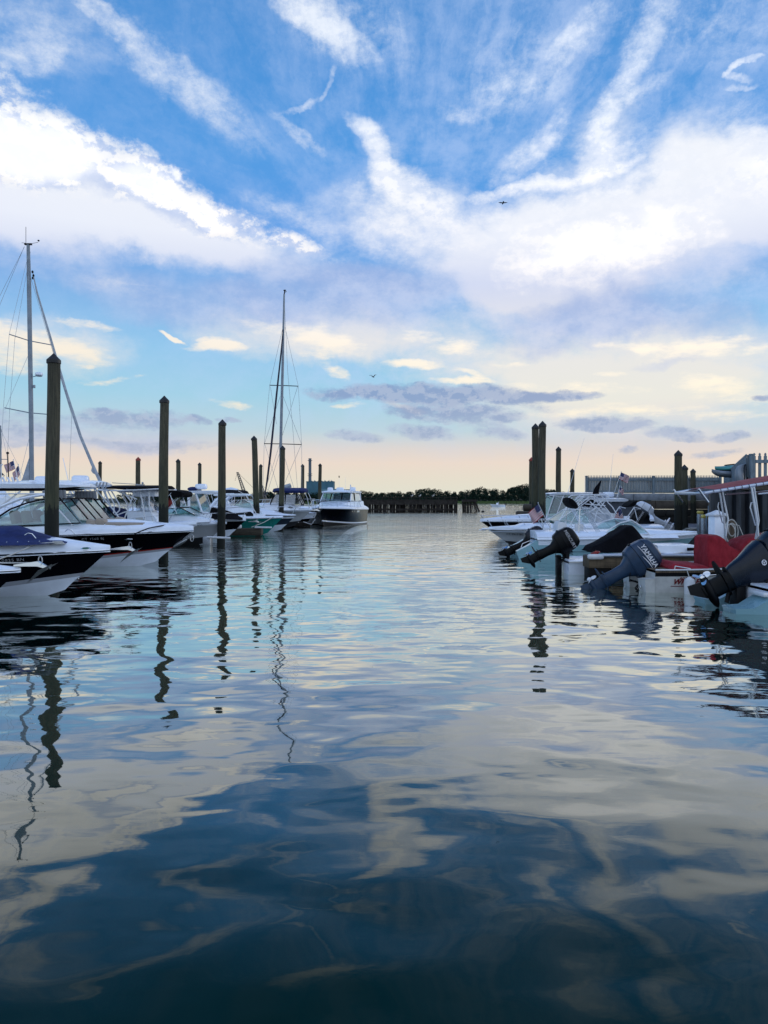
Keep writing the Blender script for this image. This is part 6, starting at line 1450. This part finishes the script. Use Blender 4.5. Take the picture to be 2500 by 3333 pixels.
# R5 -- classic white skiff with red covers, T-top
D = 17.35; s_ = F / D; xs = 6.08; Lb = 5.2
o = thing('centre_console_skiff', 'white skiff with dark gunwale, dark red covers and red topped pipe frame', 'boat', (xs + Lb, D, 0)); f = lambda px, py: ((px - 1250) / s_ - (xs + Lb), H + (1625 - py) / s_)
h = Hull(Lb, 1.8, .72, .50, .45, draft=.3, stern=.92); h.hull([CREAM, CREAM, RUB, CREAM], [(.74, 1), (.96, 2), (1, 3)], o); h.deck(POSTW, o, lambda t: .01, toe=.0); h.rub(PLAST, o, .02, dz=.015)
# boxy sponson corners and cut-down transom
for sd in (1, -1):
    mb = MB(); mb.loft([[(-Lb - .0, sd * .84, .33), (-Lb, sd * .30, .30), (-Lb, sd * .30, -.06), (-Lb, sd * .78, -.06)], [(-Lb - .22, sd * .80, .30), (-Lb - .22, sd * .32, .28), (-Lb - .18, sd * .32, -.06), (-Lb - .18, sd * .74, -.06)]])
    mb.build('transom_sponson', CREAM, o)
mb = MB()
for sd in (1, -1): mb.tube(ring_pts((-Lb - .235, sd * .55, .10), .0, .05, 10), .01, 5); mb.tube([(-Lb - .24, sd * .55 + .035 * math.cos(q), .10 + .035 * math.sin(q)) for q in [6.28318 * k / 10 for k in range(10)]], .008, 5, closed=True)
mb.build('tow_eye', STEEL, o)
eng_on(o, 2096, 1812, D - .05, R(57), .99, ENG_G, ENG_G, 'YAMAHA', LET_W, stripe=True, bsize=.15, prop_m=PLAST)
h.letter('lettering', 'WHALER', .17, .155, .50, -1, LET_R, o, shear=.35, bold=.006); h.letter('lettering', 'BOSTON', .07, .15, .66, -1, LET_R, o, shear=.35, bold=.002, space=1.3)
mb = MB(); mb.tube([h.pt(.075 + .02 * k, .32, -1, .008) for k in range(10)], .008, 4); mb.build('stripe', LET_R, o)
mb = MB(); S = []
for px, py, w in ((2281, 1752, .40), (2284, 1742, .44), (2322, 1742, .45), (2334, 1750, .45), (2352, 1772, .44), (2372, 1784, .43), (2394, 1788, .42), (2404, 1800, .40)):
    x, z = f(px, py); S.append((x + (0 if px > 2290 else .0), w, .50, w * .86, lerp(.5, z, .97), .03))
mb.body(S); wrinkle(mb.build('console_cover', REDC, o), .024, 6, seed=1)
mb = MB(); S = []
for px, py, w in ((2384, 1790, .50), (2392, 1768, .55), (2402, 1752, .58), (2420, 1744, .58), (2450, 1737, .58), (2520, 1732, .56), (2640, 1745, .45), (2700, 1790, .3)):
    x, z = f(px, py); S.append((x, w, .50, w * .75, lerp(.5, z, .93), .04))
mb.body(S); wrinkle(mb.build('bow_cover', REDC, o), .022, 6, seed=5)
mb = MB(); S = []
for px, py, w in ((2146, 1842, .70), (2165, 1826, .72), (2210, 1833, .74), (2262, 1832, .74), (2290, 1848, .7)):
    x, z = f(px, py); S.append((x, w, .48, w * .8, max(z, .5), .02))
mb.body(S); wrinkle(mb.build('stern_seat_cover', REDC, o), .014, 5, seed=9)
mb = MB(); both(mb, f, [(2156, 1854), (2158, 1834), (2205, 1842), (2216, 1858)], .72, .016); both(mb, f, [(2230, 1862), (2300, 1857), (2420, 1850)], .86, .012); mb.build('side_rail', STEEL, o)
mb = MB(); XL = 8.40 - (xs + Lb)
for sd in (1, -1):
    mb.tube([(XL, sd * .80, .45), (XL, sd * .80, 1.25), (XL - .03, sd * .80, 1.62), (XL - .16, sd * .80, 2.42)], .026, 8)
    mb.tube([(XL - .02, sd * .72, 1.20), (XL + .04, sd * .74, 1.62), (XL - .10, sd * .80, 2.42)], .022, 8)
    mb.tube([(XL - .06, sd * .80, 2.02), (XL - .16, sd * .80, 2.02), (XL - .18, sd * .80, 1.92), (XL - .07, sd * .80, 1.52), (XL, sd * .80, 1.50)], .014, 6)
    mb.tube([(XL + .0, sd * .80, 2.22), (XL + 1.5, sd * .80, 2.34)], .020, 6)
for q in (-.16, -.1): mb.tube([(XL + q, -.82, 2.36), (XL + q, .82, 2.36)], .022, 8)
mb.build('t_top_pipes', ALUM, o)
mb = MB(); x0, z0, x1, z1 = 7.08 - (xs + Lb), 2.23, 9.6 - (xs + Lb), 2.62
fr_ = [(x0, -.55, z0), (x0 + .12, -.80, z0 + .01), (x1, -.84, z1), (x1 + .1, 0, z1 + .05), (x1, .84, z1 + .05), (x0 + .12, .80, z0 + .03), (x0, .55, z0 + .02)]
mb.tube(fr_, .036, 8, closed=True); tt = mb.build('t_top_frame', ALUM, o)
mb = MB(); mb.add([(x0 + .42, -.77, z0 + .08), (x1, -.81, z1 + .02), (x1, .81, z1 + .09), (x0 + .42, .77, z0 + .12), (x0 + .42, 0, z0 + .13), (x1, 0, z1 + .12)], [(0, 1, 5, 4), (4, 5, 2, 3)]); mb.build('t_top_canvas', mat('faded_red_canvas', (.27, .045, .045, 1), .8, var=.25, vscale=4), tt)
mb = MB()
for k in range(15): u = k / 14; x = lerp(x0 + .3, x1, u); z = lerp(z0 + .03, z1, u); mb.tube([(x, -.82 + .045 * math.cos(q), z + .045 * math.sin(q)) for q in [6.28318 * j / 8 for j in range(8)]], .006, 4, closed=True)
mb.build('lacing', RUB, tt)
mb = MB()
for y in (-.80, .62): mb.tube([(x0 - .02, y, z0 + .10), (x0 + .20, y, z0 - .20)], .026, 8)
mb.build('rod_holder', STEEL, tt)
fe = thing('fender', 'white cylindrical fender hanging on the side of the red covered skiff', 'fender', (wpt(2246, 1625, 16.3).x, 16.33, 0))
mb = MB(); mb.lathe([(.03, .38), (.05, .36), (.10, .33), (.115, .27), (.115, .02), (.10, -.06), (.03, -.09)], n=16); mb.build('body', PLAST, fe); mb = MB(); mb.tube([(0, 0, .36), (0, .12, .50), (.0, .2, .53)], .01, 5); mb.build('line', ROPE, fe)

# R6 -- black outboard boat at the right edge
D = 14.35; s_ = F / D; xs = 7.02; Lb = 6.0
o = thing('bay_boat', 'pale blue hulled boat at the right edge with a large black outboard tilted up', 'boat', (xs + Lb, D, 0))
h = Hull(Lb, 2.1, .85, .46, .9, stern=.94); h.hull([ICE, ICE, WHITE], [(.86, 1), (1, 2)], o); h.deck(WHITE, o, lambda t: .02, toe=.02); h.rub(WHITE, o, .02)
for sd in (1, -1):
    mb = MB(); mb.loft([[(-Lb, sd * 1.0, .30), (-Lb, sd * .34, .30), (-Lb, sd * .34, -.1), (-Lb, sd * .92, -.1)], [(-Lb - .30, sd * .98, .12), (-Lb - .30, sd * .36, .12), (-Lb - .30, sd * .36, -.1), (-Lb - .30, sd * .90, -.1)], [(-Lb - .62, sd * .92, .10), (-Lb - .62, sd * .38, .10), (-Lb - .56, sd * .38, -.1), (-Lb - .56, sd * .86, -.1)]])
    mb.build('transom_sponson', ICE, o)
mb = MB()
for sd in (1, -1): mb.box((-Lb - .05, sd * .68, .36), (.16, .56, .08), bev=.03); mb.tube([(-Lb - .13, sd * .68 + .04 * math.cos(q), .16 + .04 * math.sin(q)) for q in [6.28318 * k / 12 for k in range(12)]], .010, 5, closed=True)
mb.build('transom_cap', PLAST, o)
th = R(62); p = Vector((7.34, D - .1, .86)) - o.location
e = engine(o, p, th, 1.26, ENG_N, ENG_B, sd=-1)
for ch in e.children:
    if ch.name.startswith('propeller'): ch.scale = (.8, .8, .8); ch.rotation_euler = (R(40), R(-90), 0)
ap = MB()
def se2(z, xc, a, b, n=18, p=2.8):
    return [(xc + math.copysign(abs(math.cos(t)) ** (2 / p), math.cos(t)) * a, math.copysign(abs(math.sin(t)) ** (2 / p), math.sin(t)) * b, z) for t in [6.28318 * k / n for k in range(n)]]
ap.loft([se2(-.56, -.03, .17, .085), se2(-.50, -.04, .19, .10), se2(-.30, -.03, .24, .15), se2(-.08, -.02, .33, .205), se2(.05, -.01, .37, .225)]); ap.build('apron', ENG_N, e)
em = MB(); c0 = (-.08, -.222, -.08)
em.tube([(c0[0] + .038 * math.cos(q), c0[1] + .012 * math.sin(q), c0[2] + .038 * math.sin(q)) for q in [6.28318 * k / 16 for k in range(16)]], .006, 5, closed=True)
for k in range(3):
    a = R(90 + 120 * k); em.tube([c0, (c0[0] + .036 * math.cos(a), c0[1], c0[2] + .036 * math.sin(a))], .006, 5)
em.build('emblem', LET_W, e)
mb = MB(); mb.box((-Lb - .14, 0, .14), (.20, .34, .85), bev=.05); mb.tube([(-Lb - .32, -.1, .5), (-Lb - .4, -.1, .1)], .04, 6); mb.build('jack_plate', RUB, o)
